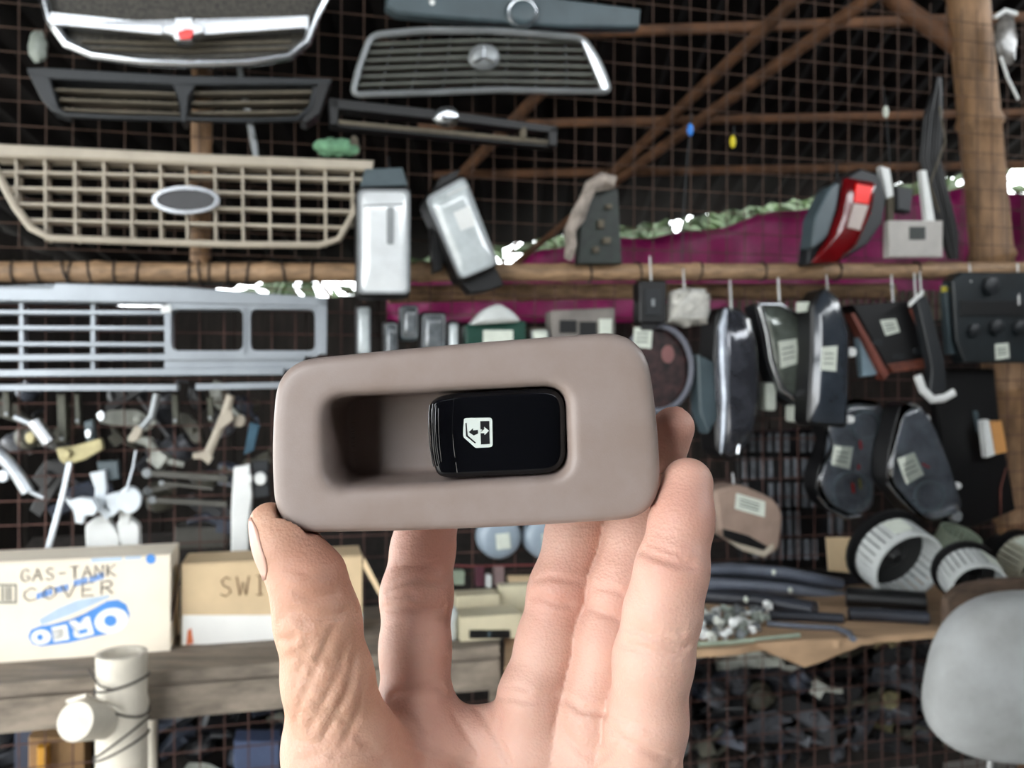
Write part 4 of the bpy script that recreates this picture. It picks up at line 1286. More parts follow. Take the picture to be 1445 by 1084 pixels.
rd = thing('control_unit', 'black control unit with copper edged frame hanging aslant', 'control unit', wp(1265, 535, .11))
poly('case', rd, [(1204, 430), (1288, 424), (1322, 508), (1300, 522), (1252, 520)], .12, .06, M_blackp, .004)
M_copper = mat('copper_brown_edge', (128, 70, 58), .45, var=.2, scale=30)
poly('frame_edge', rd, [(1200, 442), (1207, 442), (1256, 528), (1248, 536)], .125, .03, M_copper, .002); poly('frame_edge', rd, [(1284, 436), (1290, 436), (1320, 500), (1314, 504)], .125, .03, M_copper, .002)
poly('frame_edge', rd, [(1252, 514), (1318, 504), (1322, 518), (1262, 526)], .125, .03, mat('rust_brown', (120, 62, 44), .6, var=.3, scale=40), .002)
poly('side_panel', rd, [(1212, 476), (1222, 474), (1248, 512), (1244, 528), (1218, 532)], .11, .02, mat('pale_blue_plastic', (136, 158, 170), .45), .002)
sticker(rd, [(1242, 452), (1264, 450), (1270, 468), (1250, 474)], .1206)
for x, y in ((1232, 480), (1262, 500), (1290, 492)): poly('button', rd, rect(x, y, x + 14, y + 7), .123, .004, M_darkplastic, .001)
hook(rd, 1258, 388, 426, .11, M_white); hook(rd, 1290, 386, 420, .11, M_white)
st = thing('strap_handle', 'dark strap with a white curved end beside the copper edged unit', 'strap', wp(1318, 575, .14))
poly('strap', st, roundpoly([(1294, 420), (1310, 418), (1334, 510), (1336, 552), (1312, 556), (1316, 520)], 6, 3), .165, .025, M_darkplastic, .003)
tubepx('white_end', st, [(1295, 530), (1302, 550), (1316, 564), (1332, 562), (1346, 554)], 7, .158, M_white, 8, False, .7); bar('clip', st, (1285, 430), (1304, 412), 6, .172, .008, M_white); hook(st, 1298, 384, 420, .155, M_white)
hc_ = thing('heater_control', 'dark heater control panel hanging over the thick bamboo post', 'control panel', wp(1400, 510, .1))
poly('case', hc_, [(1345, 396), (1356, 384), (1450, 384), (1450, 512), (1362, 512), (1350, 480)], .10, .04, mat('blue_black_plastic', (26, 34, 38), .45, var=.25, scale=15), .004)
poly('slot', hc_, rect(1356, 424, 1446, 446), .104, .006, M_blackp, .001)
for x, y, r_ in ((1372, 466, 10), (1404, 462, 12), (1436, 462, 11), (1396, 404, 14)):
    q = B(); q.lathe([(px2m(r_), 0), (px2m(r_), .012), (px2m(r_ * .6), .016), (.0005, .016)], wp(x, y, .10), EN, 18); obj('knob', q, M_darkplastic, hc_, 40)
sticker(hc_, [(1404, 486), (1423, 484), (1425, 505), (1405, 508)], .1015); hook(hc_, 1368, 372, 398, .1, M_white); hook(hc_, 1436, 372, 430, .106, M_white)
poly('latch', hc_, [(1332, 404), (1340, 404), (1340, 412), (1332, 412)], .08, .01, mat('yellow_dull', (190, 176, 60), .5), .001); poly('back_bracket', hc_, [(1334, 402), (1348, 398), (1352, 500), (1340, 500)], .08, .02, M_bluegrey, .002)

def cluster(label, outline, d, dial, stk, needles, rimpts):
    xs = [p[0] for p in outline]; ys = [p[1] for p in outline]
    root = thing('instrument_cluster', label, 'instrument cluster', wp(sum(xs) / len(xs), max(ys), d - .03))
    o_ = roundpoly(outline, 12, 4)
    poly('housing', root, o_, d - .012, .06, M_blackp, .004)
    cx, cy = sum(xs) / len(xs), sum(ys) / len(ys)
    s = [(cx + (x - cx) * .93, cy + (y - cy) * .95) for x, y in o_]
    poly('dial_plate', root, s, d - .008, .004, mat('dial_plate', (122, 128, 136), .4, var=.3, scale=14), .001)
    for x, y, r_ in dial:
        q = B(); q.ring(wl(ellipse(x, y, r_, r_, 28), d - .005), wl(ellipse(x, y, r_ - 2.5, r_ - 2.5, 28), d - .005), BK(.003)); obj('dial_ring', q, mat('dial_print', (120, 132, 138), .5), root, 40)
    for x0, y0, x1, y1, c in needles:
        bar('needle', root, (x0, y0), (x1, y1), 3, d - .004, .002, c) if abs(x1 - x0) > abs(y1 - y0) else poly('needle', root, [(x0 - 1.5, y0), (x0 + 1.5, y0), (x1 + 1.5, y1), (x1 - 1.5, y1)], d - .004, .002, c, 0)
    mc = mat('clear_cover', (240, 242, 244), .05, 0, var=.02, trans=1.0)
    q = B(); q.dome(wl(o_, d), BK(1), .012); q.bm.verts.ensure_lookup_table()
    cov = obj('clear_cover', q, mc, root, 60); md_ = cov.modifiers.new('thickness', 'SOLIDIFY'); md_.thickness = .002
    sticker(root, stk, d + .0135)
    tubepx('cover_edge', root, rimpts, 2.6, d + .004, M_chrome, 8)
    return root
M_needle = mat('red_needle', (196, 40, 44), .5); M_dull = mat('dull_yellow_print', (150, 140, 70), .6)
cluster('figure-eight instrument cluster under a clear cover with red needles', [(1168, 578), (1200, 562), (1240, 566), (1254, 600), (1246, 645), (1232, 680), (1232, 715), (1200, 732), (1166, 716), (1152, 690), (1156, 660), (1174, 630), (1164, 600)], .085,
        [(1202, 692, 27), (1222, 600, 20)], [(1177, 629), (1204, 631), (1199, 663), (1173, 656)], [(1203, 682, 1205, 696, M_needle), (1214, 622, 1215, 634, M_needle), (1212, 656, 1212, 662, M_needle), (1213, 676, 1215, 690, M_dull)],
        [(1154, 700), (1168, 718), (1192, 731), (1214, 728)])
c2_ = cluster('slanting wedge instrument cluster with a clear cover next to the figure-eight one', [(1272, 568), (1296, 570), (1318, 604), (1340, 660), (1358, 716), (1342, 728), (1306, 738), (1288, 722), (1252, 680), (1254, 640), (1264, 600)], .175,
        [(1312, 700, 22)], [(1266, 648), (1290, 638), (1304, 670), (1279, 684)], [(1302, 655, 1312, 660, M_needle)], [(1253, 682), (1268, 702), (1290, 724)])
poly('mounting_lug', c2_, ellipse(1308, 591, 6, 6, 14), .16, .02, M_white, .002); poly('mounting_lug', c2_, ellipse(1352, 729, 7, 8, 14), .16, .02, M_satin, .002); poly('mounting_lug', c2_, ellipse(1352, 686, 6, 5, 14), .16, .02, M_white, .002)
bc = thing('beige_cover', 'dusty beige steering column cover with a slot and paper sticker', 'cover', wp(1055, 788, .13))
poly('shell', bc, roundpoly([(1008, 692), (1048, 684), (1096, 706), (1107, 728), (1100, 780), (1076, 788), (1016, 752)], 10, 4), .14, .08, mat('dusty_beige', (150, 128, 114), .7, var=.12, scale=20), .008)
poly('slot', bc, [(1020, 746), (1056, 756), (1088, 774), (1078, 778), (1050, 770), (1022, 758)], .1415, .004, M_blackp, .0)
poly('lip', bc, [(1030, 764), (1060, 772), (1080, 778), (1092, 768), (1094, 776), (1080, 787), (1050, 778)], .15, .02, M_beige, .003)
sticker(bc, [(1039, 696), (1080, 708), (1079, 730), (1037, 718)], .1415); hook(bc, 1034, 668, 696, .135, M_white)
bp_ = thing('dark_panel', 'black trim panel hanging behind the slanting instrument cluster', 'panel', wp(1390, 745, .04))
poly('sheet', bp_, [(1318, 520), (1404, 520), (1412, 600), (1424, 660), (1434, 720), (1372, 746), (1340, 740)], .04, .03, M_blackp, .004)
poly('rib', bp_, [(1374, 580), (1380, 580), (1386, 610), (1380, 610)], .045, .01, M_bluegrey, .001); tubepx('wire', bp_, [(1420, 660), (1412, 690), (1412, 730)], 1.2, .045, M_copper, 5)
ob = thing('relay_block', 'small orange-tan block on a white strip against the thick bamboo post', 'relay', wp(1405, 646, .07))
poly('block', ob, [(1398, 596), (1414, 594), (1422, 638), (1404, 642)], .08, .03, mat('orange_tan_plastic', (206, 148, 88), .5, var=.06), .002); poly('strip', ob, [(1388, 594), (1396, 592), (1405, 642), (1394, 646)], .085, .02, M_white, .002)
# ------------------------------------------------------------------ on the right shelf
M_pale = mat('pale_grey_plastic', (196, 200, 198), .45, var=.08, scale=20)
M_greenish = mat('pale_green_plastic', (150, 162, 142), .5, var=.1, scale=20)
def blower(label, c, r, h, axis, m, fins=26, stick=None):
    """a squirrel-cage blower on its motor, standing or lying on the shelf"""
    axis = V(axis).normalized(); c = V(c)
    root = thing('blower_motor', label, 'blower motor', V((c.x, c.y, ZR)))
    s = axis.cross(EZ).normalized(); u = s.cross(axis)
    q = B(); q.lathe([(r * .92, h), (r, h), (r, h * .82), (r * .96, h * .82), (r * .92, h)], c, axis, 32, caps=False); obj('cage_ring', q, m, root, 40)
    q = B(); q.lathe([(.012, 0), (r, 0), (r, h * .12), (r * .95, h * .14), (.012, h * .10)], c, axis, 32); obj('cage_base', q, M_blackp, root, 40)
    for k in range(fins):
        t = 2 * math.pi * k / fins
        n_ = s * math.cos(t) + u * math.sin(t); tn = -s * math.sin(t) + u * math.cos(t)
        q = B(); q.box(c + axis * h * .47 + n_ * r * .97, (.004, 2 * math.pi * r / fins * .78, h * .74), (n_, tn, axis)); obj('fin', q, m, root, 0)
    q = B(); q.lathe([(.002, h * .5), (.012, h * .5), (r * .5, h * .12)], c, axis, 18); obj('hub', q, M_blackp, root, 40)
    q = B(); q.lathe([(r * 1.15, -.002), (r * 1.15, -.012), (r * .55, -.014), (r * .52, -.06), (r * .4, -.066), (.002, -.066)], c, axis, 26); obj('motor', q, M_blackp, root, 40)
    if stick:
        w, hh_, up = stick
        n_ = V(up) - axis * V(up).dot(axis); n_.normalize(); tn = axis.cross(n_)
        q = B(); q.box(c + axis * h * .5 + n_ * (r + .0012), (w, .0012, hh_), (tn, n_, axis)); obj('sticker', q, M_sticker, root, 0)
    return root
def on_shelf(px, d, r):
    Y = (2.0 - d) / (1 - A * (px - CX) / F)
    return V(((px - CX) / F * Y, Y, ZR + r))
def at_height(px, py, h):
    """where the sight line meets the level h above the shelf"""
    return cp(px, py, (CZ - ZR - h) * F / (py - CY))
b1 = blower('white blower motor drum open to the front with sticker', at_height(1252, 776, .1145), .09, .085, (.22, -1, -.35), M_pale, 30, (.046, .05, (-.25, 0, 1)))
b2 = blower('pale green finned blower motor behind the white ones', on_shelf(1340, .085, .068), .052, .072, (.22, -.35, .9), M_greenish)
b3 = blower('white blower motor drum lying on its side with sticker', at_height(1362, 806, .0845), .063, .085, (-.12, -.95, -.3), M_pale, 26, (.04, .05, (.5, 0, .8)))
b4 = blower('cream finned blower motor with black motor beside the car seat', at_height(1428, 786, .083), .063, .08, (.3, -.9, -.3), mat('cream_plastic', (190, 188, 168), .5), 26, (.036, .045, (-.3, 0, 1)))

# black trim strips heaped on the shelf
M_trim = mat('black_rubber_trim', (44, 47, 55), .45, var=.2, scale=12)
M_trim2 = mat('grey_trim', (98, 104, 116), .45, var=.15, scale=12)
def strip(label, pts, d, wpx, m, clips=(), flat=.85):
    """a trim strip: its rounded face, and the web under it that stands on the shelf; d None lays it flat on the shelf"""
    r_ = px2m(wpx, .2) * .93
    z0 = [wp(x, y, d) if d is not None else at_height(x, y, r_ * flat) for x, y in pts]
    root = thing('trim_strip', label, 'trim strip', V((sum(p.x for p in z0) / len(z0), sum(p.y for p in z0) / len(z0), ZR)))
    q = B(); q.tube(z0, [r_] * len(z0), 10, False, flat); obj('strip_body', q, m, root, 50)
    if d is not None:
        q = B()
        top = [q.loop([p + EN * .004, p - EN * .004]) for p in z0]; bot = [q.loop([V((p.x, p.y, ZR)) + EN * .004, V((p.x, p.y, ZR)) - EN * .004]) for p in z0]
        for i in range(len(z0) - 1):
            for a_, b_, c_, d_ in ((top[i][0], top[i + 1][0], bot[i + 1][0], bot[i][0]), (top[i][1], top[i + 1][1], bot[i + 1][1], bot[i][1]), (bot[i][0], bot[i + 1][0], bot[i + 1][1], bot[i][1]), (top[i][0], top[i + 1][0], top[i + 1][1], top[i][1])):
                q.bm.faces.new((a_, b_, c_, d_))
        for i in (0, -1): q.bm.faces.new((top[i][0], top[i][1], bot[i][1], bot[i][0]))
        obj('web', q, M_trim, root, 30)
    for x, y in clips:
        seg_ = min(range(len(pts)), key=lambda i: abs(pts[i][0] - x))
        q = B(); q.ell(z0[seg_].lerp(z0[max(0, seg_ - 1)], .3) + EN * r_ + EZ * .002, (.006, .006, .008), seg=8, rings=6); obj('clip', q, M_sticker, root, 60)
strip('topmost long grey-blue trim strip heaped on the plywood shelf', [(955, 806), (1030, 802), (1110, 809), (1186, 824)], .066, 12.5, M_trim2, [(1112, 820)])
strip('dark trim strip with grey end just under the topmost strip', [(980, 823), (1060, 827), (1130, 834), (1190, 843)], .114, 12.5, M_trim2, [(1128, 842)])
strip('short black trim strip with a clip above the small pale clips', [(992, 840), (1070, 846), (1150, 860)], None, 15, M_trim, [(1050, 834)])
strip('curved black trim strip with bent end at the shelf edge', [(1082, 880), (1130, 884), (1178, 886), (1197, 893), (1204, 902)], None, 5, M_trim2)
strip('straight black trim strip lying just behind the bent one', [(1086, 868), (1140, 870), (1190, 873)], None, 9, M_trim)
strip('broad black trim strip running towards the blower motors', [(1194, 842), (1250, 846), (1306, 850)], None, 19, M_blackp)
strip('lower black trim strip by the white blower drum', [(1198, 866), (1250, 868), (1310, 872)], None, 12, M_trim)
strip('thin black strip leaning between shelf and white blower drum', [(1140, 806), (1200, 812), (1286, 819)], .034, 5, M_blackp)
rnd = random.Random(21)
kinds = [mat('pale_clip', (206, 208, 198), .4), mat('greenish_clip', (150, 158, 148), .45), mat('grey_clip', (120, 124, 126), .4, .4), M_white]
class Pile:
    """keeps things that lie together from passing through one another"""
    def __init__(self): self.items = []
    def data(self, o, M):
        vs = [M @ v.co for v in o.data.vertices]
        return vs, [tuple(p.vertices) for p in o.data.polygons]
    def add(self, vs, ps):
        self.items.append((BVHTree.FromPolygons(vs, ps), [min(v[i] for v in vs) for i in range(3)], [max(v[i] for v in vs) for i in range(3)]))
    def add_obj(self, o):
        def rec(x, M):
            M = M @ Matrix.LocRotScale(x.location, x.rotation_euler, x.scale)
            if x.type == 'MESH': self.add(*self.data(x, M))
            for ch in x.children: rec(ch, M)
        rec(o, Matrix.Identity(4))
    def free(self, vs, ps):
        t = None
        lo_, hi_ = [min(v[i] for v in vs) for i in range(3)], [max(v[i] for v in vs) for i in range(3)]
        for bt, l, h in self.items:
            if any(lo_[i] > h[i] or l[i] > hi_[i] for i in range(3)): continue
            if t is None: t = BVHTree.FromPolygons(vs, ps)
            if bt.overlap(t): return False
        return True
    def settle(self, o, start, rot, s, move, step, seat, tries=60):
        """seat(verts) gives the shift that brings the thing onto its support; then it moves along move until it is free"""
        R_m = Matrix.LocRotScale(V((0, 0, 0)), Euler(rot), V((s, s, s)))
        base, ps = self.data(o, R_m)
        best = None
        for st_ in (start if isinstance(start, list) else [start]):
            p = V(st_); p = p + seat([v + p for v in base])
            for k in range(best[0] if best else tries):
                vs = [v + p for v in base]
                if self.free(vs, ps):
                    best = (k, p, vs); break
                p = p + V(move) * step
            if best and best[0] < 3: break
        if best is None: best = (tries, p, vs)
        k, p, vs = best
        self.add(vs, ps)
        o.location = p; o.rotation_euler = rot; o.scale = (s, s, s)
clip_pile = Pile()
q = B(); q.tube([on_shelf(x, d, .005) for x, d in ((985, .425), (1030, .43), (1080, .425), (1128, .42))], .005, 6); clip_pile.add_obj(one('thin_strip', q, M_greenish, 'thin pale strip lying along the plywood shelf edge', 'strip'))
for o in [x for x in COL.objects if x.name.startswith('trim_strip')]: clip_pile.add_obj(o)
proto = []
for k in range(4):
    q = B()
    q.lathe([(.010, 0), (.012, .006), (.006, .008), (.006, .02), (.009, .024), (.001, .03)], (0, 0, .0), V((1, .3 * k, .2)), 10)
    q.box((.006, .004, .006), (.02, .008, .012), (V((1, 0, 0)), V((0, 1, 0)), EZ))
    proto.append(one('trim_clip', q, kinds[k], 'tiny pale plastic clip in the loose pile on the plywood shelf', 'clip', 'loose clips on the plywood shelf', 40))
for i in range(44):
    o = proto[i] if i < 4 else dup(proto[i % 4])
    clip_pile.settle(o, [on_shelf(rnd.uniform(966, 1082), rnd.uniform(.23, .415), 0) for _ in range(6)], (rnd.uniform(-.6, .6), rnd.uniform(-.6, .6), rnd.uniform(0, 6.28)), rnd.uniform(.65, 1.1), EZ, .003, lambda vs: V((0, 0, ZR - .0005 - min(v.z for v in vs))))
q = B(); q.prism([on_shelf(1170, .024, .0), on_shelf(1240, .022, .0), on_shelf(1240, .010, .115), on_shelf(1165, .012, .12)], EN * .004)
one('card_sheet', q, M_card, 'brown cardboard sheet leaning behind the white blower drum', 'cardboard')
q = B(); tp = [on_shelf(1338, .443, 0), on_shelf(1475, .443, 0)]
ed = [(1338, 846), (1352, 832), (1375, 824), (1402, 819), (1440, 817), (1475, 818)]
q.prism([tp[0]] + [V((on_shelf(x, .443, 0).x, on_shelf(x, .443, 0).y, cp(x, y, on_shelf(x, .443, 0).y).z)) for x, y in ed] + [tp[1]], BK(.02), .002)
bp2 = one('bark_strip', q, M_plank, 'brown splintered board standing on the shelf behind the car seat headrest', 'board')

# grey cloth car seat, its headrest in view
M_cloth = mat('grey_seat_cloth', (150, 152, 152), .9, var=.12, scale=14, bump=.5, bscale=900, col2=(132, 133, 132))
YS = 1.18
hc0 = cp(1466, 954, YS)
seat = thing('car_seat', 'grey cloth car seat with rounded headrest at the end of the rack', 'car seat', V((hc0.x, YS + .1, 0)))
def pad(c, half, e=2.6, seg=48, rings=28, tp=0.0, lean=0.0):
    q = B(); loops = []
    sg = lambda v, p: math.copysign(abs(v) ** p, v)
    for k in range(1, rings):
        ph = math.pi * k / rings
        zz, rr = sg(math.cos(ph), 2 / e), sg(math.sin(ph), 2 / e)
        w = 1 - tp * zz
        loops.append(q.loop([V(c) + V((half[0] * rr * w * sg(math.cos(t), 2 / e), half[1] * rr * sg(math.sin(t), 2 / e) + lean * zz, half[2] * zz)) for t in [2 * math.pi * j / seg for j in range(seg)]]))
    for i in range(len(loops) - 1): q.bridge(loops[i], loops[i + 1])
    q.cap(loops[0]); q.cap(list(reversed(loops[-1])))
    return q
hr = obj('headrest', pad(hc0, (.152, .055, .117), 2.8, tp=.15), M_cloth, seat, 180)
q = B(); q.tube([hc0 + V((.148 * math.cos(t) * 1.0, -.002, .118 * math.sin(t))) for t in [math.radians(a) for a in range(95, 266, 10)]], .0022, 6)
obj('seam', q, M_cloth, hr, 60)
for dx in (-.065, .065):
    q = B(); q.tube([hc0 + V((dx, 0, -.10)), hc0 + V((dx, .02, -.25))], .007, 10); obj('headrest_post', q, M_chrome, seat, 60)
obj('backrest', pad((hc0.x, YS + .07, hc0.z - .52), (.25, .075, .33), 3.2, lean=-.06), M_cloth, seat, 180)
obj('seat_cushion', pad((hc0.x, YS - .12, .16), (.25, .26, .09), 3.4), M_cloth, seat, 180)
for dx in (-.2, .2):
    q = B(); q.box((hc0.x + dx, YS - .08, .035), (.04, .42, .07), (V((1, 0, 0)), V((0, 1, 0)), EZ)); obj('slide_rail', q, M_blackp, seat, 30)

# ------------------------------------------------------------------ metal parts hanging on the left, under the silver grille
def hung(name, label, cat, *parts_):
    xs = [p[0] for k in parts_ for p in k[1]]; ys = [p[1] for k in parts_ for p in k[1]]
    root = thing(name, label, cat, wp(sum(xs) / len(xs), max(ys), .05))
    for k in parts_:
        nm, pts, kind, d, m = k[:5]
        if kind == 'poly': poly(nm, root, pts, d, k[5] if len(k) > 5 else .02, m, .002)
        else: tubepx(nm, root, pts, kind, d, m, 8)
    (x, y), dd = min(((p, k[3]) for k in parts_ for p in k[1]), key=lambda t: t[0][1])
    q = B(); q.tube([wp(x, y - 8, -.004), wp(x, y - 7, .01), wp(x, y + 3, dd - .003)], .0011, 6); obj('hanging_wire', q, M_tie, root, 60)
    return root
M_zinc = mat('zinc_metal', (188, 194, 200), .3, .7, var=.12, scale=20)
M_brass = mat('yellow_zinc', (168, 158, 118), .4, .5, var=.2, scale=20)
M_whitemetal = mat('pale_enamel', (216, 224, 230), .4, var=.1, scale=15)
hung('lever', 'chrome lever hanging aslant left of the white regulators', 'lever', ('arm', [(-12, 632), (10, 652), (26, 672), (40, 694)], 8, .07, M_zinc), ('tip', [(36, 690), (50, 697), (62, 702)], 3, .07, M_zinc), ('knob', ellipse(3, 672, 9, 9, 14), 'poly', .08, M_zinc))
hung('lock_cylinder', 'shiny chrome lock cylinder hanging above the chrome lever', 'lock', ('barrel', [(48, 594), (58, 608), (70, 624)], 9, .06, M_chrome), ('stem', [(20, 588), (34, 594), (50, 600)], 3.5, .05, M_zinc), ('collar', ellipse(42, 618, 7, 9, 12), 'poly', .05, M_brass))
hung('hinge', 'yellowish zinc hinge bracket above the narrow steel strap', 'hinge', ('plate', roundpoly([(78, 632), (100, 630), (142, 618), (146, 634), (118, 650), (92, 656), (84, 650)], 4, 3), 'poly', .07, M_brass), ('pin', ellipse(92, 641, 7, 7, 12), 'poly', .085, M_brass))
hung('metal_strap', 'narrow steel strap hanging down to the OREO carton', 'strap', ('blade', [(94, 652), (102, 652), (92, 700), (72, 774), (64, 774), (84, 700)], 'poly', .114, M_zinc, .006))
hung('bracket', 'small grey bracket with a bright bolt hanging beside the zinc hinge', 'bracket', ('plate', [(118, 596), (130, 592), (134, 620), (122, 624)], 'poly', .05, M_bluegrey), ('bolt', ellipse(124, 612, 5, 7, 12), 'poly', .065, M_chrome), ('bolt', ellipse(142, 587, 6, 8, 12), 'poly', .05, M_chrome))
hung('window_regulator', 'grey enamelled bracket with hooked foot above the OREO carton', 'regulator', ('plate', [(88, 702), (100, 706), (112, 702), (130, 704), (138, 718), (132, 728), (120, 728), (116, 740), (106, 738), (104, 722)], 'poly', .107, M_whitemetal))
hung('window_regulator', 'pale window regulator with round plate hanging over the OREO carton', 'regulator', ('arm', [(126, 668), (148, 664), (150, 690), (146, 716), (160, 726), (150, 734), (132, 716), (134, 690)], 'poly', .07, M_whitemetal), ('round_plate', ellipse(182, 706, 17, 19, 20), 'poly', .085, M_whitemetal), ('link', [(146, 700), (166, 694), (174, 716), (158, 730)], 'poly', .08, M_whitemetal), ('back_plate', [(136, 652), (166, 650), (168, 676), (142, 680)], 'poly', .05, M_bluegrey))
hung('bright_housing', 'white lamp housing leaning on the back of the OREO carton', 'housing', ('shell', roundpoly([(120, 742), (132, 732), (150, 728), (158, 742), (170, 760), (166, 782), (122, 782)], 5, 3), 'poly', .04, M_white, .03))
hung('bright_housing', 'white clip housing standing beside the white lamp housing', 'housing', ('shell', roundpoly([(164, 738), (178, 728), (196, 742), (196, 780), (174, 780)], 5, 3), 'poly', .045, M_white, .03), ('stalk', [(168, 716), (186, 716), (182, 740), (168, 740)], 'poly', .05, M_white))
hung('gear_lever', 'lever with tan knob hanging below the silver grille', 'lever', ('rod', [(222, 556), (214, 588), (196, 608)], 5, .05, M_satin), ('knob', roundpoly([(180, 618), (192, 600), (202, 606), (196, 620), (184, 626)], 4, 3), 'poly', .06, M_beige, .02))
hung('gear_lever', 'pale forked gear lever hanging next to the window switch bezel', 'lever', ('rod', [(326, 558), (316, 590), (306, 612), (294, 640)], 6, .06, M_beige), ('collar', [(310, 585), (326, 578), (330, 592), (308, 610), (302, 606)], 'poly', .075, M_beige), ('foot', [(272, 640), (284, 638), (296, 634), (300, 648), (294, 656), (284, 648), (272, 648)], 'poly', .07, M_beige))
hung('thin_wire', 'thin bare wire hanging over the round regulator plate', 'wire', ('wire', [(192, 636), (188, 660), (178, 694)], 1.4, .094, M_zinc))
hung('bulb_socket', 'small pale bulb socket near the forked gear lever', 'socket', ('socket', ellipse(338, 594, 8, 9, 14), 'poly', .05, M_beige), ('lead', [(340, 560), (340, 580), (338, 594)], 1.5, .045, M_blackp))
hung('blue_lever', 'dull blue flat lever hanging behind the window switch bezel', 'lever', ('blade', [(352, 596), (366, 600), (358, 636), (344, 642)], 'poly', .036, mat('dull_blue', (44, 84, 104), .5, var=.2)))
hung('white_panel', 'tall white enamelled panel with two bright bulbs beside the thumb', 'panel', ('panel', [(330, 660), (352, 656), (356, 700), (350, 740), (350, 786), (326, 786), (326, 720)], 'poly', .07, M_white, .03), ('bulb', ellipse(350, 676, 6, 8, 14), 'poly', .09, M_white), ('bulb', ellipse(367, 676, 9, 9, 14), 'poly', .08, M_white), ('bulb_base', [(356, 652), (378, 650), (380, 700), (358, 704)], 'poly', .06, M_darkplastic))
for i, (x0, y0, x1, y1, w) in enumerate(((205, 668, 322, 676, 9), (206, 694, 250, 684, 8), (212, 706, 320, 712, 8), (226, 682, 300, 690, 5))):
    lab = ['long grey flat steel link, uppermost of the crossed links', 'short grey steel link slanting among the crossed links', 'long grey flat steel link, lowest of the crossed links', 'thin grey steel link between the longer crossed links'][i]
    hung('steel_link', lab, 'link', ('bar', [(x0, y0 - w / 2), (x1, y1 - w / 2), (x1, y1 + w / 2), (x0, y0 + w / 2)], 'poly', .022 + .012 * i, mat('dark_steel', (96, 94, 88), .45, .4, var=.2), .008), ('eye', ellipse(x0 + 2, y0, w * .8, w * .8, 12), 'poly', .024 + .012 * i, M_satin, .008))
for i, (x, y0, y1, w) in enumerate(((86, 556, 625, 12), (8, 552, 590, 9), (108, 556, 600, 7), (296, 560, 596, 8), (246, 556, 600, 9))):
    hung('hanging_arm', ['dull olive arm hanging above the zinc hinge', 'short dark arm hanging above the chrome lock', 'narrow dark arm above the small grey bracket', 'dull arm hanging left of the forked gear lever', 'dull grey arm hanging right of the tan knobbed lever'][i], 'arm',
         ('arm', [(x - w / 2, y0), (x + w / 2, y0), (x + w / 2 + 2, y1), (x - w / 2 + 2, y1)], 'poly', .026, mat('olive_metal', (84, 84, 70), .5, .2, var=.3), .015), ('pin', ellipse(x + 1, y1 - 6, 3, 3, 10), 'poly', .03, M_satin, .01))
q = B(); q.prism(wl([(246, 744), (324, 742), (318, 774), (246, 776)], -.05), BK(.06), .004); one('grey_case', q, mat('grey_case', (92, 90, 84), .6, var=.2), 'low grey case behind the mesh between the two cartons', 'case')

# ------------------------------------------------------------------ the row of lamps half hidden behind the bezel's top edge
M_dim = mat('dim_lens', (118, 124, 128), .2, .1, var=.35, scale=25, coat=.8)
def small_lamp(label, x0, y0, x1, y1, lens, body=M_blackp, d=.06, tl_=0):
    o_ = tilt(roundpoly(rect(x0, y0, x1, y1), 6, 3), (x0 + x1) / 2, (y0 + y1) / 2, tl_)
    return lamp(label, o_, d, .05, 'lamp', 'side_lamp', lens, body, .84)
small_lamp('narrow chrome side lamp hung right of the silver grille', 503, 428, 524, 506, M_glass)
small_lamp('grey bottle-shaped side lamp, second from the silver grille', 542, 452, 562, 520, M_dim)
small_lamp('bluish square side lamp below the bright headlamp', 566, 430, 591, 480, M_dim, M_bluegrey)
small_lamp('dark side lamp with pale lens below the tilted headlamp', 594, 440, 630, 500, M_dim)
small_lamp('slim white side lamp left of the green box', 632, 452, 648, 510, M_glass)
gb = thing('green_box', 'dark green box with a grey domed cap behind the bezel', 'box', wp(702, 520, .06))
poly('box', gb, roundpoly([(658, 458), (742, 452), (744, 520), (658, 520)], 4, 3), .08, .06, mat('dark_green_plastic', (20, 64, 52), .4), .003)
q = B(); q.dome(wl(roundpoly([(664, 458), (684, 436), (704, 428), (722, 438), (736, 454)], 6, 3), .10), BK(1), .012); q.prism(wl(roundpoly([(664, 458), (684, 436), (704, 428), (722, 438), (736, 454)], 6, 3), .10), BK(.05)); obj('domed_cap', q, M_pale, gb, 50)
poly('label_plate', gb, rect(682, 466, 724, 490), .083, .002, M_sticker, 0)
small_lamp('pale amber side lamp right of the green box', 748, 462, 776, 510, M_sticker, M_dusty)
ck = thing('switch_cluster', 'grey housing with two dark sockets hung right of the green box', 'housing', wp(822, 510, .06))
poly('case', ck, roundpoly([(778, 438), (868, 434), (870, 510), (780, 510)], 4, 3), .07, .05, mat('dusty_grey_case', (130, 124, 118), .6, var=.2), .003)
poly('socket', ck, rect(790, 452, 814, 470), .073, .004, M_blackp, .001); poly('socket', ck, rect(818, 454, 842, 474), .073, .004, M_blackp, .001); poly('tab', ck, rect(846, 450, 864, 472), .076, .008, M_sticker, .001)

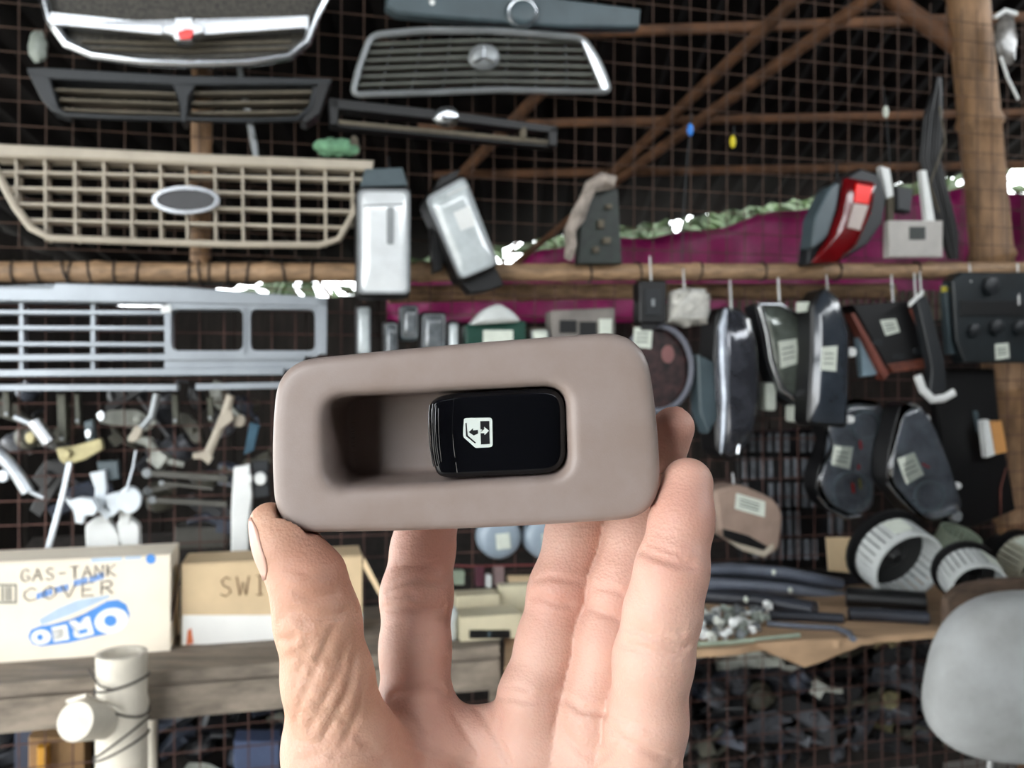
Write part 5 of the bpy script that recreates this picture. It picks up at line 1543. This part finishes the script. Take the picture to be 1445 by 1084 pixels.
# louvred radiator panel and bamboo blind in the dark behind
lv = thing('louvre_panel', 'black panel of small grey upright louvres behind the beige cover', 'panel', wp(1110, 800, -.02))
poly('frame', lv, [(1040, 610), (1186, 604), (1190, 800), (1046, 806)], -.03, .02, M_blackp, .002)
m_lv = mat('grey_louvre', (120, 124, 130), .45, .2, var=.3, scale=30)
proto_l = None
rnd = random.Random(5)
for r_, (y0, h) in enumerate(((612, 26), (646, 30), (682, 34), (722, 34), (762, 28))):
    for k in range(12):
        x = 1048 + k * 12 + r_ * 1.2
        if rnd.random() < .18: continue
        poly('louvre', lv, [(x, y0), (x + 5.5, y0), (x + 6, y0 + h), (x + .5, y0 + h)], -.016, .01, m_lv, .0005)
bl = thing('slatted_blind', 'dim bamboo slat blind under the right end of the magenta tarp', 'blind', wp(1210, 470, -.35))
for k in range(34):
    x = 1030 + k * 10.5
    poly('slat', bl, [(x, 410), (x + 7, 410), (x + 7, 455), (x, 455)], -.35, .008, mat('dull_bamboo_slat', (104, 94, 78), .7, var=.25, scale=30), .0008)
poly('binding', bl, [(1028, 418), (1388, 418), (1388, 421), (1028, 421)], -.343, .006, M_dusty, 0)
poly('board', bl, [(1020, 452), (1390, 452), (1390, 470), (1020, 470)], -.345, .02, M_plank_dark, 0)

# ------------------------------------------------------------------ seen between the fingers
dsk = [('pale round lamp back seen between index and middle finger', 705, 758, 31, 31), ('round lamp back beside its twin, behind the middle finger', 770, 758, 31, 31)]
for lab, x, y, rx, ry in dsk:
    root = thing('lamp_disc', lab, 'lamp', wp(x, y + ry, .06))
    q = B(); r_ = px2m(rx, .06); q.lathe([(r_, -.03), (r_, 0), (r_ * .9, .008), (r_ * .6, .012), (.001, .014)], wp(x, y, .06), EN, 28); obj('disc', q, mat('blue_grey_enamel', (150, 164, 176), .35, var=.1), root, 50)
    poly('sticker', root, [(x - 6, y - 4), (x + 14, y - 6), (x + 16, y + 16), (x - 4, y + 18)], .078, .001, M_sticker, 0)
def block(label, px0, px1, py0, py1, d, m, depth=.08, z=None, name='cassette', slot=None):
    z = ZL + .001 if z is None else z
    a, c_, _, _ = shelf_pts(px0, px1, d, d, z)
    k = cp(px0, py0, a.y).z - cp(px0, py1, a.y).z
    lift = max(0, cp(px0, py1, a.y).z - z)
    root = thing(name, label, 'radio', (a + c_) / 2)
    q = B(); q.box((a + c_) / 2 - EN * depth / 2 + EZ * (k / 2 + lift), ((c_ - a).length, depth, k)); obj('case', q, m, root, 20)
    if slot:
        def f(px, py):
            Y = (2.0 - d) / (1 - A * (px - CX) / F); return cp(px, py, Y) + EN * .001
        q = B(); q.prism([f(*p) for p in rect(*slot)], -EN * .0008); obj('slot', q, M_blackp, root, 0)
        for x in (slot[0] + (slot[2] - slot[0]) * .45,):
            q = B(); q.prism([f(*p) + EN * .001 for p in rect(x, slot[1] + 2, x + 4, slot[3] - 2)], -EN * .0008); obj('reel_window', q, M_bluegrey, root, 0)
    return root
M_creamp = mat('cream_plastic_case', (206, 196, 166), .5, var=.08)
block('cream cassette unit with dark window seen between the fingers', 650, 735, 872, 906, .33, M_creamp, .07, slot=(662, 889, 720, 901))
block('second cream unit stacked behind the windowed cream one', 645, 705, 848, 890, .22, M_creamp, .05)
block('tilted cream unit half hidden by the middle finger', 706, 780, 838, 886, .20, mat('cream_case_b', (214, 206, 176), .5), .03)
q = B(); c_ = shelf_pts(634, 635, .30, .30, ZL)[0]; q.lathe([(.016, 0), (.017, .05), (.014, .06), (.008, .066), (.008, .075)], c_, EZ, 16); one('bottle', q, M_pale, 'small pale bottle standing by the windowed cream unit', 'bottle')
for i, (x0, y0, x1, y1, m, lab) in enumerate(((640, 806, 656, 826, M_greenish, 'small pale green box hung under the round lamp backs'), (672, 800, 684, 828, mat('maroon', (92, 50, 62), .5), 'small maroon fitting hung between the fingers'), (686, 812, 694, 830, M_white, 'small white fitting between maroon one and pinkish one'), (698, 800, 712, 828, mat('dusty_pink', (140, 118, 116), .6), 'small dusty pink fitting under the round lamp backs'), (718, 814, 764, 824, M_card, 'short tan wooden slip hung behind the middle finger'))):
    q = B(); q.prism(wl(roundpoly(rect(x0, y0, x1, y1), 2, 2), .03), BK(.02), .002); one('small_fitting', q, m, lab, 'fitting')
q = B(); q.tube(wl([(560, 790), (600, 796), (660, 799), (780, 797), (860, 800)], .02), .0025, 6); one('red_wire', q, mat('dull_red_wire', (130, 60, 60), .6), 'dull red wire stretched along the mesh between the fingers', 'wire')

# ------------------------------------------------------------------ scrap heaped behind the lower mesh
scr_m = [mat('scrap_black', (30, 31, 34), .5, var=.3), mat('scrap_grey', (84, 86, 92), .5, .2, var=.3), mat('scrap_slate', (70, 76, 90), .5, .1, var=.3), mat('scrap_olive', (78, 76, 64), .6, var=.3), mat('scrap_pale', (170, 172, 162), .5, var=.15), mat('scrap_yellow', (140, 132, 96), .7, var=.3), mat('scrap_rust', (110, 74, 54), .7, var=.3)]
def scrap_proto(k):
    q = B(); ax = (V((1, 0, 0)), V((0, 1, 0)), EZ)
    if k == 0: q.prism([V((x, 0, z)) for x, z in roundpoly([(-.09, 0), (.08, .01), (.1, .05), (.02, .075), (-.07, .05)], .015, 3)], (0, .04, 0), .004); q.lathe([(.012, 0), (.012, .03), (.008, .034)], (.03, 0, .04), (0, -1, 0), 12)
    if k == 1: q.tube([(-.1, 0, .02), (-.04, .01, .05), (.03, 0, .03), (.1, .02, .06)], [.012, .018, .014, .01], 9); q.box((.03, 0, .03), (.05, .04, .05), ax)
    if k == 2: q.lathe([(.03, 0), (.045, .01), (.045, .05), (.03, .06), (.03, .085), (.015, .09)], (0, 0, 0), (.5, -.4, .8), 16); q.box((.04, 0, .04), (.06, .02, .03), ax)
    if k == 3: q.prism([V((x, 0, z)) for x, z in [(-.12, .0), (.12, .02), (.12, .05), (.06, .06), (.05, .09), (-.03, .09), (-.04, .05), (-.12, .04)]], (0, .03, 0), .003); q.box((0, -.005, .05), (.05, .015, .03), ax)
    if k == 4: q.ell((0, 0, .03), (.05, .035, .03), ax, 10, 7, .12, 3); q.tube([(.03, 0, .04), (.08, -.01, .07), (.11, 0, .05)], .008, 7)
    return q
PRO = {}
SH = {0: 'bossed plate', 1: 'bent pipe', 2: 'stepped cylinder', 3: 'notched bar', 4: 'lump and spout'}
SL = {0: ('black scrap part in the heap behind the lower mesh', 'black scrap parts behind the lower mesh'), 1: ('grey metal scrap part in the heap behind the lower mesh', 'grey scrap parts behind the lower mesh'), 2: ('slate blue-grey scrap part in the heap behind the lower mesh', 'slate scrap parts behind the lower mesh'),
      3: ('dull olive scrap part in the heap behind the lower mesh', 'olive scrap parts behind the lower mesh'), 4: ('pale scrap part in the heap behind the lower mesh', 'pale scrap parts behind the lower mesh'), 5: ('dull yellow scrap part in the heap behind the lower mesh', 'yellow scrap parts behind the lower mesh'), 6: ('rusty brown scrap part behind the lower mesh', 'rusty scrap parts behind the lower mesh')}
rnd = random.Random(77)
# sloping board the heap lies on, its front edge just behind the mesh
BF, BU, BS = V((-1.5, 1.645, .50)), V((2.88, .72, 0)), V((0, 1.02, .52))
BN = BU.cross(BS).normalized()
bench = thing('scrap_bench', 'dark sloping board carrying the scrap heap behind the lower mesh', 'bench', V((.3, 2.6, 0)))
q = B(); q.prism([BF, BF + BU, BF + BU + BS, BF + BS], (0, 0, -.03)); obj('board', q, M_plank_dark, bench, 30)
def bench_z(x, y):
    return BF.z + (y - BF.y - (x - BF.x) * .25) * .52 / 1.02
for x, yo in ((-1.3, .12), (1.2, .12), (-1.3, .85), (1.2, .85)):
    y = BF.y + (x - BF.x) * .25 + yo; h = bench_z(x, y - .025) - .03
    q = B(); q.box((x, y, h / 2), (.05, .05, h), (V((1, 0, 0)), V((0, 1, 0)), EZ)); obj('leg', q, M_plank_dark, bench, 30)
def bench_pt(px, py):
    """where the sight line meets the bench board"""
    o = V((0, 0, CZ)); d = cp(px, py, 1.0) - o
    return o + d * ((BF - o).dot(BN) / d.dot(BN))
heap = Pile()
# boxes low behind the mesh on the left, standing on the board
for i, (x0, y0, x1, dd, m, lab) in enumerate(((40, 1040, 120, -.05, mat('tan_crate', (150, 116, 76), .7, var=.2), 'tan crate low behind the mesh beside the cream post'), (52, 1055, 66, -.018, mat('amber', (206, 148, 40), .5), 'small amber box standing before the tan crate'), (20, 985, 80, -.15, mat('navy', (38, 46, 66), .5), 'dark navy box behind the sawn cross pole'), (330, 1045, 395, -.05, mat('steel_blue', (92, 106, 140), .45, .2), 'steel blue flat case behind the mesh near the thumb'))):
    a_, c_ = wp(x0, y0, dd), wp(x1, y0, dd)
    q = B(); bk = BK(.025 if i == 1 else .06)
    q.prism([a_, c_, V((c_.x, c_.y, bench_z(c_.x, c_.y) - .001)), V((a_.x, a_.y, bench_z(a_.x, a_.y) - .001))], bk, .003); heap.add_obj(one('low_box', q, m, lab, 'box'))
def lie(vs):
    """onto the board, and clear of the mesh"""
    t = max((v - V((0, 2.0, 0))).dot(EN) for v in vs) + .008
    back = BS.normalized() * max(0, t / -BS.normalized().dot(EN))
    up = max(bench_z(v.x + back.x, v.y + back.y) - v.z - back.z for v in vs)
    return back + V((0, 0, up - .002))
def scrap_piece(k, c):
    if (k, c) in PRO: return dup(PRO[(k, c)])
    PRO[(k, c)] = one('scrap_part', scrap_proto(k), scr_m[c], SL[c][0].replace('scrap part', 'scrap ' + SH[k]), 'scrap part', SL[c][1].replace('scrap parts', 'scrap %ss' % SH[k]))
    return PRO[(k, c)]
for i in range(245):
    at_ = [bench_pt(rnd.uniform(940, 1370) if i < 170 else rnd.uniform(-40, 420), rnd.uniform(945, 1120)) for _ in range(14)]
    k, c, s = rnd.randrange(5), rnd.choices(range(5), (40, 22, 20, 14, 4))[0], rnd.uniform(.5, .95)
    if i >= 240: at_, k, c, s = [bench_pt(1225 + (i - 240) * 9, 1020 + (i - 240) * 10)], rnd.choice((1, 2, 3)), 5, .5
    o = scrap_piece(k, c)
    heap.settle(o, at_, (rnd.uniform(-.5, .7), rnd.uniform(-.6, .6), rnd.uniform(-1, 1)), s, EZ, .005, lie, 110)
# dim parts wired up behind the mesh
HPRO = {}
HL = {0: 'black', 1: 'grey', 2: 'slate', 3: 'olive', 4: 'pale'}
wired = Pile()
wired.add_obj(next(x for x in COL.objects if x.name == 'grey_case'))
for x in [x for x in COL.objects if x.name.startswith('scrap_bench')]: wired.add_obj(x)
for i in range(34):
    px, py = rnd.uniform(-10, 385), rnd.uniform(560, 748)
    c = rnd.choices(range(5), (26, 26, 14, 22, 12))[0]; k = rnd.randrange(5)
    if (k, c) not in HPRO:
        o = HPRO[(k, c)] = one('spare_part', scrap_proto(k), scr_m[c], '%s %s wired up behind the mesh under the silver grille' % (HL[c], SH[k]), 'spare part', '%s %ss behind the mesh under the silver grille' % (HL[c], SH[k]))
    else: o = dup(HPRO[(k, c)])
    wired.settle(o, wp(px, py, -.05), (rnd.uniform(-.4, .4), rnd.uniform(-1.5, 1.5), rnd.uniform(-.6, .6)), rnd.uniform(.4, .75), -EN, .005,
                 lambda vs: -EN * (max((v - V((0, 2.0, 0))).dot(EN) for v in vs) + .001))
